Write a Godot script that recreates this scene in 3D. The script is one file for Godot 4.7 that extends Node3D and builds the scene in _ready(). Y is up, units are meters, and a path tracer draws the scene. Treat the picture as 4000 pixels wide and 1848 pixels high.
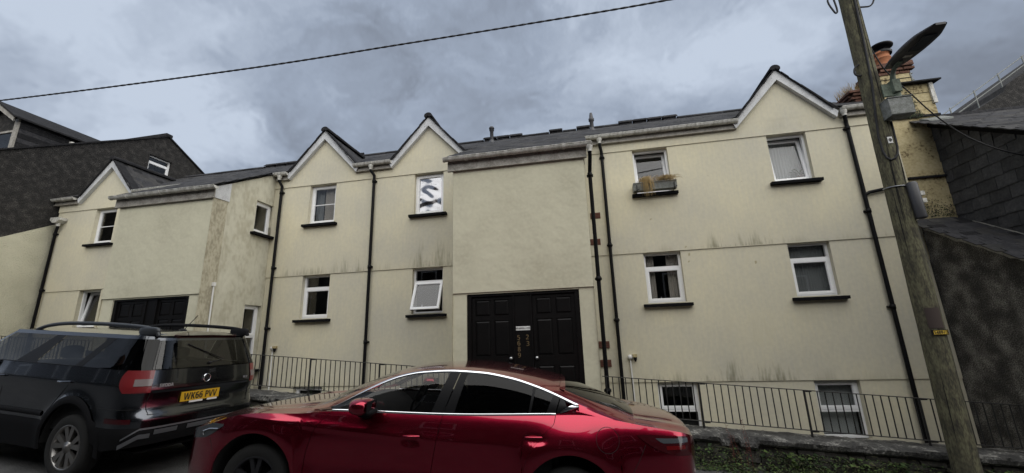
extends Node3D
# y is measured from the photographer's eye while building; EYE lifts everything so that the road under the camera is y = 0
const EYE := 1.79
const SLOPE := 0.0686
var rng := RandomNumberGenerator.new()
var M := {}
var used := {}
var org := {}

# ---------------------------------------------------------------- bookkeeping
func numbered(n: String) -> String:
	var k: int = used.get(n, -1) + 1
	used[n] = k
	return n if k == 0 else "%s_%03d" % [n, k]

func thing(called: String, label: String, category: String, base: Vector3, group := "") -> Node3D:
	var o := Node3D.new()
	o.name = numbered(called)
	add_child(o)
	o.position = base + Vector3(0, EYE, 0)
	org[o] = base
	o.set_meta("label", label)
	o.set_meta("category", category)
	if group != "":
		o.set_meta("group", group)
	return o

func inst(called: String, mesh: Mesh, mat: Material, parent: Node, at := Vector3.ZERO, basis := Basis.IDENTITY) -> MeshInstance3D:
	var o := MeshInstance3D.new()
	o.name = called
	o.mesh = mesh
	if mat != null:
		o.material_override = mat
	parent.add_child(o, true)
	o.transform = Transform3D(basis, at - org.get(parent, Vector3.ZERO))
	org[o] = at if basis == Basis.IDENTITY else Vector3.ZERO
	return o

func part(called: String, st: SurfaceTool, mat: Material, parent: Node, at := Vector3.ZERO, basis := Basis.IDENTITY) -> MeshInstance3D:
	return inst(called, done(st), mat, parent, at, basis)

func structure(called: String, st: SurfaceTool, mat: Material) -> MeshInstance3D:
	var o := inst(called, done(st), mat, self, Vector3(0, EYE, 0))
	org[o] = Vector3.ZERO
	o.name = numbered(called)
	o.set_meta("kind", "structure")
	return o

# ---------------------------------------------------------------- mesh helpers
func nb() -> SurfaceTool:
	var st := SurfaceTool.new()
	st.begin(Mesh.PRIMITIVE_TRIANGLES)
	return st

func done(st: SurfaceTool) -> ArrayMesh:
	st.generate_normals()
	return st.commit()

func tri(st: SurfaceTool, a: Vector3, b: Vector3, c: Vector3, g := -1) -> void:
	st.set_smooth_group(g)
	st.add_vertex(a)
	st.set_smooth_group(g)
	st.add_vertex(b)
	st.set_smooth_group(g)
	st.add_vertex(c)

func quad(st: SurfaceTool, a: Vector3, b: Vector3, c: Vector3, d: Vector3, g := -1) -> void:
	tri(st, a, b, c, g)
	tri(st, a, c, d, g)

func box(st: SurfaceTool, c: Vector3, s: Vector3, b := Basis.IDENTITY) -> void:
	var h := s * 0.5
	var p := []
	for i in 8:
		p.append(c + b * Vector3(h.x if i & 1 else -h.x, h.y if i & 2 else -h.y, h.z if i & 4 else -h.z))
	quad(st, p[6], p[7], p[5], p[4])
	quad(st, p[3], p[2], p[0], p[1])
	quad(st, p[7], p[3], p[1], p[5])
	quad(st, p[2], p[6], p[4], p[0])
	quad(st, p[2], p[3], p[7], p[6])
	quad(st, p[4], p[5], p[1], p[0])

func bx(st: SurfaceTool, x0: float, x1: float, y0: float, y1: float, z0: float, z1: float) -> void:
	box(st, Vector3((x0 + x1) / 2, (y0 + y1) / 2, (z0 + z1) / 2), Vector3(absf(x1 - x0), absf(y1 - y0), absf(z1 - z0)))

# a box with chamfered edges along its length (x), for rails and boards
func cbox(st: SurfaceTool, c: Vector3, s: Vector3, ch: float, b := Basis.IDENTITY) -> void:
	var prof := PackedVector2Array()
	var hy := s.y / 2
	var hz := s.z / 2
	for q in [[-hz + ch, -hy], [hz - ch, -hy], [hz, -hy + ch], [hz, hy - ch], [hz - ch, hy], [-hz + ch, hy], [-hz, hy - ch], [-hz, -hy + ch]]:
		prof.append(Vector2(q[0], q[1]))
	prism(st, prof, c + b * Vector3(-s.x / 2, 0, 0), c + b * Vector3(s.x / 2, 0, 0), b * Vector3(0, 0, 1), b * Vector3(0, 1, 0))

# a closed profile (in axes ax, ay) swept from p to q
func prism(st: SurfaceTool, prof: PackedVector2Array, p: Vector3, q: Vector3, ax: Vector3, ay: Vector3, caps := true) -> void:
	var n := prof.size()
	for i in n:
		var a := prof[i]
		var b := prof[(i + 1) % n]
		quad(st, p + ax * a.x + ay * a.y, q + ax * a.x + ay * a.y, q + ax * b.x + ay * b.y, p + ax * b.x + ay * b.y)
	if caps:
		var t := Geometry2D.triangulate_polygon(prof)
		for i in range(0, t.size(), 3):
			for e in [p, q]:
				tri(st, e + ax * prof[t[i]].x + ay * prof[t[i]].y, e + ax * prof[t[i + 1]].x + ay * prof[t[i + 1]].y, e + ax * prof[t[i + 2]].x + ay * prof[t[i + 2]].y)

func tube(st: SurfaceTool, pts: Array, r, n := 8, caps := true, squash := 1.0) -> void:
	var rings := []
	var prev := Vector3.ZERO
	for i in pts.size():
		var t: Vector3
		if i == 0:
			t = pts[1] - pts[0]
		elif i == pts.size() - 1:
			t = pts[i] - pts[i - 1]
		else:
			t = (pts[i + 1] - pts[i]).normalized() + (pts[i] - pts[i - 1]).normalized()
		t = t.normalized()
		var s: Vector3
		if i == 0:
			s = t.cross(Vector3.UP)
			if s.length() < 0.1:
				s = t.cross(Vector3.RIGHT)
		else:
			s = prev - t * prev.dot(t)
		s = s.normalized()
		prev = s
		var q := s.cross(t).normalized()
		var rr: float = r[i] if r is Array else r
		var ring := []
		for k in n:
			var a := TAU * k / n
			ring.append(pts[i] + s * cos(a) * rr + q * sin(a) * rr * squash)
		rings.append(ring)
	for i in pts.size() - 1:
		for k in n:
			quad(st, rings[i][k], rings[i + 1][k], rings[i + 1][(k + 1) % n], rings[i][(k + 1) % n], 1)
	if caps:
		for e in [0, pts.size() - 1]:
			for k in range(1, n - 1):
				tri(st, rings[e][0], rings[e][k], rings[e][k + 1])

# profile [[radius, along], ...] turned about an axis
func lathe(st: SurfaceTool, prof: Array, o: Vector3, axis: Vector3, n := 20, g := 1) -> void:
	var s := axis.cross(Vector3.UP)
	if s.length() < 0.1:
		s = axis.cross(Vector3.RIGHT)
	s = s.normalized()
	var q := s.cross(axis).normalized()
	for i in prof.size() - 1:
		for k in n:
			var a := TAU * k / n
			var b := TAU * (k + 1) / n
			var da := s * cos(a) + q * sin(a)
			var db := s * cos(b) + q * sin(b)
			quad(st, o + axis * prof[i][1] + da * prof[i][0], o + axis * prof[i + 1][1] + da * prof[i + 1][0], o + axis * prof[i + 1][1] + db * prof[i + 1][0], o + axis * prof[i][1] + db * prof[i][0], g)

func patch(st: SurfaceTool, nu: int, nv: int, f: Callable, g := 1) -> void:
	var rows := []
	for j in nv + 1:
		var row := PackedVector3Array()
		for i in nu + 1:
			row.append(f.call(float(i) / nu, float(j) / nv))
		rows.append(row)
	for j in nv:
		for i in nu:
			quad(st, rows[j + 1][i], rows[j + 1][i + 1], rows[j][i + 1], rows[j][i], g)

func ball(st: SurfaceTool, c: Vector3, r: Vector3, n := 10, e := 1.0, b := Basis.IDENTITY) -> void:
	patch(st, n * 2, n, func(s, t):
		var a: float = s * TAU
		var l: float = (t - 0.5) * PI
		var x := cos(l) * cos(a)
		var y := sin(l)
		var z := cos(l) * sin(a)
		return c + b * Vector3(signf(x) * pow(absf(x), e) * r.x, signf(y) * pow(absf(y), e) * r.y, signf(z) * pow(absf(z), e) * r.z))

# smooth curve through a table [[x, y], ...]
func tab(T: Array, x: float) -> float:
	var n := T.size()
	if x <= T[0][0]:
		return T[0][1]
	if x >= T[n - 1][0]:
		return T[n - 1][1]
	var i := 0
	while x > T[i + 1][0]:
		i += 1
	var h: float = T[i + 1][0] - T[i][0]
	var d: float = (T[i + 1][1] - T[i][1]) / h
	var m0 := d
	var m1 := d
	if i > 0:
		var e: float = (T[i][1] - T[i - 1][1]) / (T[i][0] - T[i - 1][0])
		m0 = 0.0 if e * d <= 0 else 2 * e * d / (e + d)
	if i < n - 2:
		var e: float = (T[i + 2][1] - T[i + 1][1]) / (T[i + 2][0] - T[i + 1][0])
		m1 = 0.0 if e * d <= 0 else 2 * e * d / (e + d)
	var t: float = (x - T[i][0]) / h
	return T[i][1] * (1 + 2 * t) * (1 - t) * (1 - t) + m0 * h * t * (1 - t) * (1 - t) + T[i + 1][1] * t * t * (3 - 2 * t) + m1 * h * t * t * (t - 1)

func text_mesh(s: String, height: float, mat: Material, depth := 0.004, serif := false, bold := 400) -> TextMesh:
	var t := TextMesh.new()
	var fnt := SystemFont.new()
	fnt.font_names = PackedStringArray(["Droid Serif" if serif else "Droid Sans"])
	fnt.font_weight = bold
	t.font = fnt
	t.text = s
	t.font_size = 64
	t.pixel_size = height / 64.0 / 0.72
	t.depth = depth
	t.material = mat
	return t

# ---------------------------------------------------------------- materials
func srgb(r: float, g: float, b: float) -> Color:
	return Color(r, g, b).linear_to_srgb()

func mat(c: Color, rough := 0.8, metal := 0.0) -> StandardMaterial3D:
	var m := StandardMaterial3D.new()
	m.albedo_color = c
	m.roughness = rough
	m.metallic = metal
	return m

# seamless colour noise: a mix of a coarse and a fine pattern looked up in colour stops (linear base colours)
func noise_tex(seed_: int, size: int, f1: float, f2: float, mix: float, stops: Array, sx := 1) -> ImageTexture:
	var n := FastNoiseLite.new()
	n.seed = seed_
	n.frequency = f1
	n.fractal_octaves = 4
	var a := n.get_seamless_image(size, size).get_data()
	n.seed = seed_ + 7
	n.frequency = f2
	n.fractal_octaves = 3
	var b := n.get_seamless_image(size, size).get_data()
	var lut := PackedByteArray()
	for i in 256:
		var t := i / 255.0
		var c: Color = stops[0][1]
		for k in stops.size() - 1:
			if t >= stops[k][0]:
				c = stops[k][1].lerp(stops[k + 1][1], clampf((t - stops[k][0]) / (stops[k + 1][0] - stops[k][0]), 0, 1))
		c = c.linear_to_srgb()
		lut.append(int(c.r * 255))
		lut.append(int(c.g * 255))
		lut.append(int(c.b * 255))
	var out := PackedByteArray()
	out.resize(size * size * 3)
	for y in size:
		for x in size:
			var i := y * size + x
			var xs := (x * sx) % size
			var v := int(a[y * size + xs] * (1 - mix) + b[y * size + xs] * mix) * 3
			out[i * 3] = lut[v]
			out[i * 3 + 1] = lut[v + 1]
			out[i * 3 + 2] = lut[v + 2]
	return ImageTexture.create_from_image(Image.create_from_data(size, size, false, Image.FORMAT_RGB8, out))

func bump_tex(seed_: int, size: int, freq: float, strength: float, oct := 3) -> ImageTexture:
	var n := FastNoiseLite.new()
	n.seed = seed_
	n.frequency = freq
	n.fractal_octaves = oct
	var im := n.get_seamless_image(size, size)
	im.convert(Image.FORMAT_RGBA8)
	im.bump_map_to_normal_map(strength)
	return ImageTexture.create_from_image(im)

func surf(tex: Texture2D, scale: float, rough := 0.9, normal: Texture2D = null, nscale := 1.0) -> StandardMaterial3D:
	var m := StandardMaterial3D.new()
	m.albedo_texture = tex
	m.roughness = rough
	m.uv1_triplanar = true
	m.uv1_world_triplanar = true
	m.uv1_scale = Vector3(scale, scale, scale)
	if normal != null:
		m.normal_enabled = true
		m.normal_texture = normal
		m.normal_scale = nscale
	return m

func glass(c: Color, a: float, rough := 0.0) -> StandardMaterial3D:
	var m := mat(Color(c.r, c.g, c.b, a), rough)
	m.transparency = BaseMaterial3D.TRANSPARENCY_ALPHA
	m.metallic_specular = 0.6
	return m

func L3(r: float, g: float, b: float) -> Color:
	return Color(r, g, b)

func facade_texture() -> ImageTexture:
	# 80 pixels a metre, x from -15.6 to 6.6 m, y from 5.7 down to -2.4 m: paint, faint blotches and the algae stains where the photograph shows them
	var w := 1776
	var h := 648
	var n := FastNoiseLite.new()
	n.seed = 3
	n.frequency = 0.006
	n.fractal_octaves = 4
	var a := n.get_image(w, h).get_data()
	n.seed = 4
	n.frequency = 0.12
	var b := n.get_image(w, h).get_data()
	n.seed = 5
	n.frequency = 0.24
	n.fractal_octaves = 3
	var runs := n.get_image(w, h / 9)
	runs.resize(w, h, Image.INTERPOLATE_CUBIC)
	var s := runs.get_data()
	n.seed = 9
	n.frequency = 0.03
	var e := n.get_image(w, 4).get_data()
	var out := PackedByteArray()
	out.resize(w * h * 3)
	for y in h:
		var i0 := y * w
		for x in w:
			var i := y * w + x
			var run := s[i0 + x] / 255.0 - 0.5
			var v := 0.965 + 0.05 * (a[i] / 128.0 - 1.0) + 0.05 * (b[i] / 255.0) + 0.04 * run
			var k := (a[i] - 128) / 4200.0 + run * 0.03
			out[i * 3] = int(clampf(205 * v, 0, 255))
			out[i * 3 + 1] = int(clampf(199 * (v - k * 0.2), 0, 255))
			out[i * 3 + 2] = int(clampf(177 * (v - k), 0, 255))
	# [x0, x1, y of the foot, height, strength]
	var stains := [[-4.3, -2.7, 1.70, 0.62, 0.85], [-6.25, -5.25, 1.70, 0.42, 0.75], [-7.8, -6.3, 1.70, 0.28, 0.45], [2.3, 4.0, 1.70, 0.36, 0.8],
		[1.75, 3.85, -0.94, 0.42, 0.95], [2.6, 3.5, -0.3, 0.75, 0.35], [3.7, 4.3, 0.1, 0.6, 0.3], [1.0, 1.9, -0.94, 0.2, 0.3], [-4.9, -3.0, -0.94, 0.35, 0.4],
		[-12.9, -12.2, 1.70, 0.35, 0.5], [-14.6, -13.6, 1.70, 0.3, 0.35], [5.6, 6.2, 1.70, 0.25, 0.4], [-4.4, -3.0, 2.95, 0.5, 0.28], [-5.4, -5.0, 3.4, 1.4, 0.22], [0.6, 0.85, 0.5, 1.2, 0.3], [-7.9, -4.3, 1.70, 0.22, 0.30], [0.1, 6.3, 1.70, 0.16, 0.28], [0.1, 6.3, -0.94, 0.2, 0.30], [-7.9, -2.5, -0.94, 0.2, 0.3],
		[-7.1, -6.2, 2.93, 0.9, 0.20], [1.1, 2.05, 2.93, 0.8, 0.22], [3.9, 4.85, 2.93, 0.8, 0.20], [1.1, 2.05, 0.53, 0.8, 0.22], [3.9, 4.85, 0.53, 0.9, 0.22], [-7.1, -6.2, 0.53, 0.9, 0.2], [-4.2, -3.25, 0.53, 0.8, 0.2], [5.3, 5.8, 4.05, 2.0, 0.2], [-8.1, -7.6, 4.05, 2.2, 0.22], [-5.6, -2.6, 4.10, 0.3, 0.22], [3.0, 5.6, 4.10, 0.35, 0.25]]
	for q in stains:
		var x0 := int((q[0] + 15.6) * 80)
		var x1 := int((q[1] + 15.6) * 80)
		var yb := int((5.7 - q[2]) * 80)
		for x in range(maxi(x0, 0), mini(x1, w)):
			var edge := clampf(minf(x - x0, x1 - x) / 22.0, 0, 1)
			var col := e[w + x] / 255.0 - 0.5
			var tall := int(q[3] * 80 * 1.5)
			for y in range(maxi(yb - tall, 0), mini(yb, h)):
				var st := s[y * w + x] / 255.0
				var up := 1.0 - float(yb - y) / tall
				var al := clampf((st * 0.75 + col * 0.8 + up * 0.62 + 0.25 * (b[y * w + x] / 255.0 - 0.5) - 0.80) * 1.7, 0, 1) * float(q[4]) * 0.62 * edge
				al *= clampf(up * 1.6, 0, 1)
				if float(q[2]) != 1.70 and float(q[2]) != -0.94:
					al *= clampf((1.0 - up) * 3.0, 0, 1) * clampf(up * 2.5, 0, 1)
				var i := (y * w + x) * 3
				out[i] = int(lerpf(out[i], 98, al))
				out[i + 1] = int(lerpf(out[i + 1], 95, al))
				out[i + 2] = int(lerpf(out[i + 2], 76, al))
	# a few chips and knocks in the paint
	for c in [[1.42, 2.42, 2], [1.72, 2.12, 1], [2.05, 1.76, 2], [2.10, 1.60, 3], [2.08, 1.45, 2], [3.35, 1.35, 3], [5.1, 3.62, 1], [3.35, 3.1, 1], [2.7, 3.3, 1]]:
		var cx := int((c[0] + 15.6) * 80)
		var cy := int((5.7 - c[1]) * 80)
		for dy in range(-6, 7):
			for dx in range(-6, 7):
				if dx * dx * 2.6 + dy * dy * 1.2 + dx * dy * 0.9 < c[2] * c[2] * (0.6 + 0.8 * b[(cy + dy) * w + cx + dx] / 255.0):
					var i := ((cy + dy) * w + cx + dx) * 3
					out[i] = 168
					out[i + 1] = 158
					out[i + 2] = 128
	return ImageTexture.create_from_image(Image.create_from_data(w, h, false, Image.FORMAT_RGB8, out))

func materials() -> void:
	M.facade = StandardMaterial3D.new()
	M.facade.albedo_texture = facade_texture()
	M.facade.roughness = 0.93
	M.facade.uv1_scale = Vector3(1, 1, 1)
	var bump := bump_tex(21, 256, 0.06, 1.0)
	var rough := bump_tex(22, 512, 0.16, 2.4, 2)
	M.cream = surf(noise_tex(31, 512, 0.006, 0.10, 0.35, [[0.0, L3(0.48, 0.455, 0.335)], [0.35, L3(0.555, 0.53, 0.40)], [0.6, L3(0.595, 0.57, 0.43)], [1.0, L3(0.63, 0.605, 0.46)]]), 0.22, 0.93, bump, 0.35)
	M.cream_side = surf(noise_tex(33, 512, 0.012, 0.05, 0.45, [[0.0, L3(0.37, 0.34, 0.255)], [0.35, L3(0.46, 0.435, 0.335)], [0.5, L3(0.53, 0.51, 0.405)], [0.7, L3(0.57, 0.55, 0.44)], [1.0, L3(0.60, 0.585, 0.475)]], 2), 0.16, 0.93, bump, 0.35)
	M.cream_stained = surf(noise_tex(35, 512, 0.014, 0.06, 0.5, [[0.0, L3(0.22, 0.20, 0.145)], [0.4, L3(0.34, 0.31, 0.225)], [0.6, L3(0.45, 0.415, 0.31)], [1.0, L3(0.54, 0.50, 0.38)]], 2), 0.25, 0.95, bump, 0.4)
	M.cream_rough = surf(noise_tex(37, 512, 0.01, 0.12, 0.4, [[0.0, L3(0.42, 0.40, 0.30)], [0.5, L3(0.52, 0.50, 0.38)], [1.0, L3(0.60, 0.575, 0.445)]]), 0.3, 0.95, rough, 0.9)
	M.yellow = surf(noise_tex(39, 512, 0.012, 0.09, 0.45, [[0.0, L3(0.07, 0.055, 0.03)], [0.27, L3(0.16, 0.12, 0.06)], [0.38, L3(0.40, 0.33, 0.18)], [0.6, L3(0.50, 0.42, 0.24)], [1.0, L3(0.58, 0.51, 0.33)]]), 0.35, 0.95, bump, 0.8)
	M.pebble = surf(noise_tex(41, 512, 0.012, 0.22, 0.55, [[0.0, L3(0.018, 0.017, 0.015)], [0.38, L3(0.04, 0.037, 0.033)], [0.54, L3(0.09, 0.083, 0.072)], [0.68, L3(0.19, 0.18, 0.155)], [1.0, L3(0.36, 0.34, 0.30)]]), 0.35, 1.0, rough, 1.0)
	M.dark_render = surf(noise_tex(43, 512, 0.03, 0.2, 0.55, [[0.0, L3(0.010, 0.0095, 0.009)], [0.40, L3(0.018, 0.017, 0.016)], [0.56, L3(0.032, 0.030, 0.028)], [0.70, L3(0.058, 0.054, 0.050)], [1.0, L3(0.12, 0.11, 0.10)]]), 0.28, 1.0, rough, 1.2)
	M.lime = surf(noise_tex(45, 256, 0.02, 0.1, 0.5, [[0.0, L3(0.10, 0.095, 0.08)], [0.5, L3(0.26, 0.25, 0.22)], [1.0, L3(0.42, 0.41, 0.37)]]), 0.6, 1.0, rough, 1.0)
	var st := noise_tex(47, 256, 0.02, 0.09, 0.5, [[0.0, L3(0.017, 0.017, 0.018)], [0.5, L3(0.040, 0.040, 0.042)], [1.0, L3(0.085, 0.082, 0.08)]])
	M.slates = []
	for t in [0.72, 1.0, 1.3, 1.75]:
		var m := surf(st, 0.8, 0.85, bump, 0.6)
		m.metallic_specular = 0.3
		m.albedo_color = Color(t, t, t * 1.02) if t <= 1.0 else Color(1, 1, 1)
		if t > 1.0:
			m.albedo_texture = noise_tex(48 + int(t * 10), 128, 0.03, 0.12, 0.5, [[0.0, L3(0.018, 0.018, 0.019) * t], [0.6, L3(0.035, 0.034, 0.034) * t], [1.0, L3(0.075, 0.073, 0.064) * t]])
		M.slates.append(m)
	M.hung = []
	for t in [0.8, 1.0, 1.2]:
		M.hung.append(surf(noise_tex(90 + int(t * 10), 256, 0.02, 0.1, 0.5, [[0.0, L3(0.022, 0.022, 0.023) * t], [0.5, L3(0.046, 0.046, 0.048) * t], [1.0, L3(0.09, 0.088, 0.086) * t]]), 0.7, 0.9, bump, 0.6))
	M.slate_base = mat(srgb(0.02, 0.02, 0.022), 0.9)
	M.upvc = surf(noise_tex(51, 128, 0.02, 0.1, 0.4, [[0.0, L3(0.80, 0.81, 0.82)], [1.0, L3(0.88, 0.88, 0.88)]]), 1.5, 0.35)
	M.gutter = surf(noise_tex(53, 256, 0.02, 0.12, 0.5, [[0.0, L3(0.14, 0.13, 0.11)], [0.36, L3(0.36, 0.35, 0.31)], [0.55, L3(0.58, 0.57, 0.53)], [1.0, L3(0.70, 0.69, 0.65)]], 2), 0.9, 0.5)
	M.board = surf(noise_tex(55, 256, 0.015, 0.1, 0.5, [[0.0, L3(0.34, 0.34, 0.34)], [0.5, L3(0.55, 0.56, 0.57)], [1.0, L3(0.66, 0.67, 0.68)]]), 0.9, 0.55)
	M.fascia = surf(noise_tex(57, 256, 0.02, 0.1, 0.5, [[0.0, L3(0.10, 0.09, 0.075)], [0.5, L3(0.30, 0.28, 0.245)], [1.0, L3(0.46, 0.44, 0.40)]]), 0.8, 0.6)
	M.black_pipe = mat(srgb(0.006, 0.006, 0.007), 0.5)
	M.black_pipe.metallic_specular = 0.25
	M.sill = mat(srgb(0.008, 0.008, 0.009), 0.85)
	M.sill.metallic_specular = 0.2
	M.door = surf(noise_tex(59, 128, 0.03, 0.1, 0.5, [[0.0, L3(0.003, 0.003, 0.003)], [1.0, L3(0.007, 0.006, 0.006)]]), 1.0, 0.42)
	M.door.metallic_specular = 0.32
	M.brass = mat(srgb(0.36, 0.26, 0.14), 0.4, 0.7)
	M.knob = mat(srgb(0.55, 0.55, 0.55), 0.3, 0.9)
	M.white = mat(srgb(0.72, 0.72, 0.70), 0.6)
	M.ink = mat(srgb(0.01, 0.01, 0.01), 0.8)
	M.pane = glass(Color(0.02, 0.025, 0.025), 0.22)
	M.room = mat(srgb(0.10, 0.092, 0.08), 0.95)
	M.net = glass(srgb(0.80, 0.84, 0.84), 0.85, 0.9)
	M.curtain = mat(srgb(0.66, 0.63, 0.57), 0.95)
	M.curtain_dark = mat(srgb(0.40, 0.43, 0.43), 0.95)
	M.blind = mat(srgb(0.74, 0.79, 0.77), 0.8)
	M.terracotta = mat(srgb(0.13, 0.055, 0.04), 0.9)
	M.iron = mat(srgb(0.014, 0.014, 0.014), 0.55)
	M.stone = []
	for k in 4:
		M.stone.append(surf(noise_tex(61 + k, 128, 0.03, 0.14, 0.5, [[0.0, L3(0.012, 0.012, 0.011) * (1 + k * 0.4)], [0.6, L3(0.036, 0.034, 0.030) * (1 + k * 0.4)], [1.0, L3(0.075, 0.07, 0.06) * (1 + k * 0.4)]]), 0.9, 1.0, rough, 1.0))
	M.coping = surf(noise_tex(67, 512, 0.011, 0.07, 0.42, [[0.0, L3(0.016, 0.016, 0.016)], [0.45, L3(0.045, 0.044, 0.042)], [0.62, L3(0.085, 0.083, 0.078)], [0.70, L3(0.24, 0.235, 0.215)], [1.0, L3(0.40, 0.39, 0.36)]]), 0.55, 1.0, rough, 1.4)
	M.asphalt = surf(noise_tex(69, 512, 0.01, 0.25, 0.6, [[0.0, L3(0.035, 0.035, 0.036)], [0.5, L3(0.07, 0.07, 0.07)], [0.75, L3(0.10, 0.099, 0.097)], [1.0, L3(0.18, 0.178, 0.175)]]), 0.5, 0.95, rough, 1.0)
	M.pole = surf(noise_tex(71, 512, 0.014, 0.06, 0.5, [[0.0, L3(0.022, 0.020, 0.016)], [0.36, L3(0.05, 0.046, 0.034)], [0.5, L3(0.095, 0.088, 0.055)], [0.68, L3(0.15, 0.145, 0.085)], [1.0, L3(0.22, 0.21, 0.14)]], 5), 0.4, 1.0, bump, 0.5)
	M.grey_metal = surf(noise_tex(73, 256, 0.02, 0.08, 0.5, [[0.0, L3(0.07, 0.075, 0.06)], [0.45, L3(0.17, 0.18, 0.165)], [1.0, L3(0.34, 0.35, 0.35)]]), 1.8, 0.6)
	M.green_metal = surf(noise_tex(75, 256, 0.03, 0.1, 0.5, [[0.0, L3(0.035, 0.04, 0.03)], [0.4, L3(0.13, 0.16, 0.12)], [1.0, L3(0.24, 0.29, 0.23)]]), 2.0, 0.7)
	M.lamp_grey = mat(srgb(0.045, 0.045, 0.05), 0.5)
	M.cable = mat(srgb(0.012, 0.012, 0.014), 0.7)
	M.yellow_plate = mat(srgb(0.62, 0.42, 0.05), 0.5)
	M.brick = []
	for k in 4:
		M.brick.append(surf(noise_tex(81 + k, 128, 0.03, 0.12, 0.5, [[0.0, L3(0.03, 0.022, 0.018) * (1 + 0.2 * k)], [0.5, L3(0.10, 0.05, 0.035) * (1 + 0.2 * k)], [1.0, L3(0.19, 0.10, 0.07) * (1 + 0.2 * k)]]), 1.2, 1.0, rough, 1.0))
	M.mortar = mat(srgb(0.06, 0.055, 0.045), 1.0)
	M.pot = surf(noise_tex(87, 128, 0.03, 0.1, 0.5, [[0.0, L3(0.26, 0.09, 0.04)], [1.0, L3(0.46, 0.19, 0.09)]]), 1.0, 0.9)
	M.straw = mat(srgb(0.38, 0.27, 0.12), 0.9)
	M.leaf = []
	for c in [[0.020, 0.042, 0.010], [0.040, 0.075, 0.016], [0.075, 0.118, 0.026], [0.062, 0.062, 0.026]]:
		var m := mat(srgb(c[0], c[1], c[2]), 0.75)
		m.backlight_enabled = true
		m.backlight = srgb(c[0] * 0.5, c[1] * 0.5, c[2] * 0.3)
		M.leaf.append(m)
	M.red_leaf = mat(srgb(0.12, 0.035, 0.025), 0.8)
	# vehicles
	M.red = mat(srgb(0.33, 0.007, 0.032), 0.19, 0.95)
	M.red.clearcoat_enabled = true
	M.red.clearcoat = 1.0
	M.red.clearcoat_roughness = 0.02
	M.grey = mat(srgb(0.085, 0.092, 0.105), 0.20, 1.0)
	M.grey.clearcoat_enabled = true
	M.grey.clearcoat = 1.0
	M.grey.clearcoat_roughness = 0.03
	M.chrome = mat(srgb(0.75, 0.77, 0.80), 0.12, 1.0)
	M.satin = mat(srgb(0.30, 0.31, 0.33), 0.4, 0.8)
	M.trim = mat(srgb(0.009, 0.009, 0.010), 0.45)
	M.plastic = mat(srgb(0.009, 0.009, 0.010), 0.7)
	M.plastic.metallic_specular = 0.25
	M.tyre = mat(srgb(0.014, 0.014, 0.014), 0.9)
	M.rim_dark = mat(srgb(0.05, 0.05, 0.055), 0.35, 0.7)
	M.alloy = mat(srgb(0.30, 0.29, 0.28), 0.35, 0.9)
	M.car_glass = glass(Color(0.012, 0.016, 0.016), 0.42)
	M.privacy = glass(Color(0.004, 0.005, 0.006), 0.93)
	M.privacy.metallic_specular = 0.36
	M.car_glass.metallic_specular = 0.42
	M.trim.metallic_specular = 0.3
	M.tail = mat(srgb(0.17, 0.005, 0.008), 0.12)
	M.tail.clearcoat_enabled = true
	M.tail.clearcoat = 1.0
	M.tail_dark = mat(srgb(0.035, 0.004, 0.006), 0.06)
	M.clear_lamp = mat(srgb(0.20, 0.17, 0.17), 0.15)
	M.smoke_lamp = mat(srgb(0.055, 0.06, 0.066), 0.10)
	M.seat = mat(srgb(0.014, 0.014, 0.015), 0.9)
	M.plate = mat(srgb(0.60, 0.36, 0.02), 0.4)
	M.void = mat(srgb(0.004, 0.004, 0.004), 0.9)

# ---------------------------------------------------------------- sky
func sky_texture() -> ImageTexture:
	var w := 1536
	var h := 768
	var n := FastNoiseLite.new()
	n.seed = 12
	n.frequency = 0.8
	n.fractal_octaves = 6
	n.fractal_gain = 0.55
	n.domain_warp_enabled = true
	n.domain_warp_amplitude = 0.5
	n.domain_warp_frequency = 0.4
	var n2 := FastNoiseLite.new()
	n2.seed = 40
	n2.frequency = 0.35
	n2.fractal_octaves = 2
	var im := Image.create_empty(w, h, false, Image.FORMAT_RGBF)
	var dark := Color(0.185, 0.212, 0.265)
	var mid := Color(0.33, 0.388, 0.49)
	var pale := Color(0.54, 0.615, 0.735)
	for y in h:
		var el := (0.5 - (y + 0.5) / h) * PI
		if el < -0.05:
			for x in w:
				im.set_pixel(x, y, Color(0.06, 0.06, 0.06))
			continue
		for x in w:
			var az := (x + 0.5) / w * TAU
			var d := Vector3(sin(az) * cos(el), sin(el), -cos(az) * cos(el))
			var k := 1.0 / (maxf(d.y, 0.0) + 0.32)
			var p := Vector3(d.x * k * 1.5 + 9.4, d.z * k * 2.1, 0.3)
			var v := n.get_noise_3d(p.x, p.y, p.z) * 1.15
			var g := n2.get_noise_3d(p.x * 0.8 + 5.0, p.y * 0.8, 2.0)
			# a darker rain cloud to the right of the street, thinner cloud towards the left and the horizon
			var t := 0.53 + v * 0.85 + g * 0.25 - 0.16 * sin(az - 0.05) * cos(el) + 0.10 * (1.0 - d.y)
			t = clampf(t - 0.06, 0, 1)
			var c := dark.lerp(mid, t * 2) if t < 0.5 else mid.lerp(pale, t * 2 - 1)
			im.set_pixel(x, y, c)
	return ImageTexture.create_from_image(im)

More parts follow.
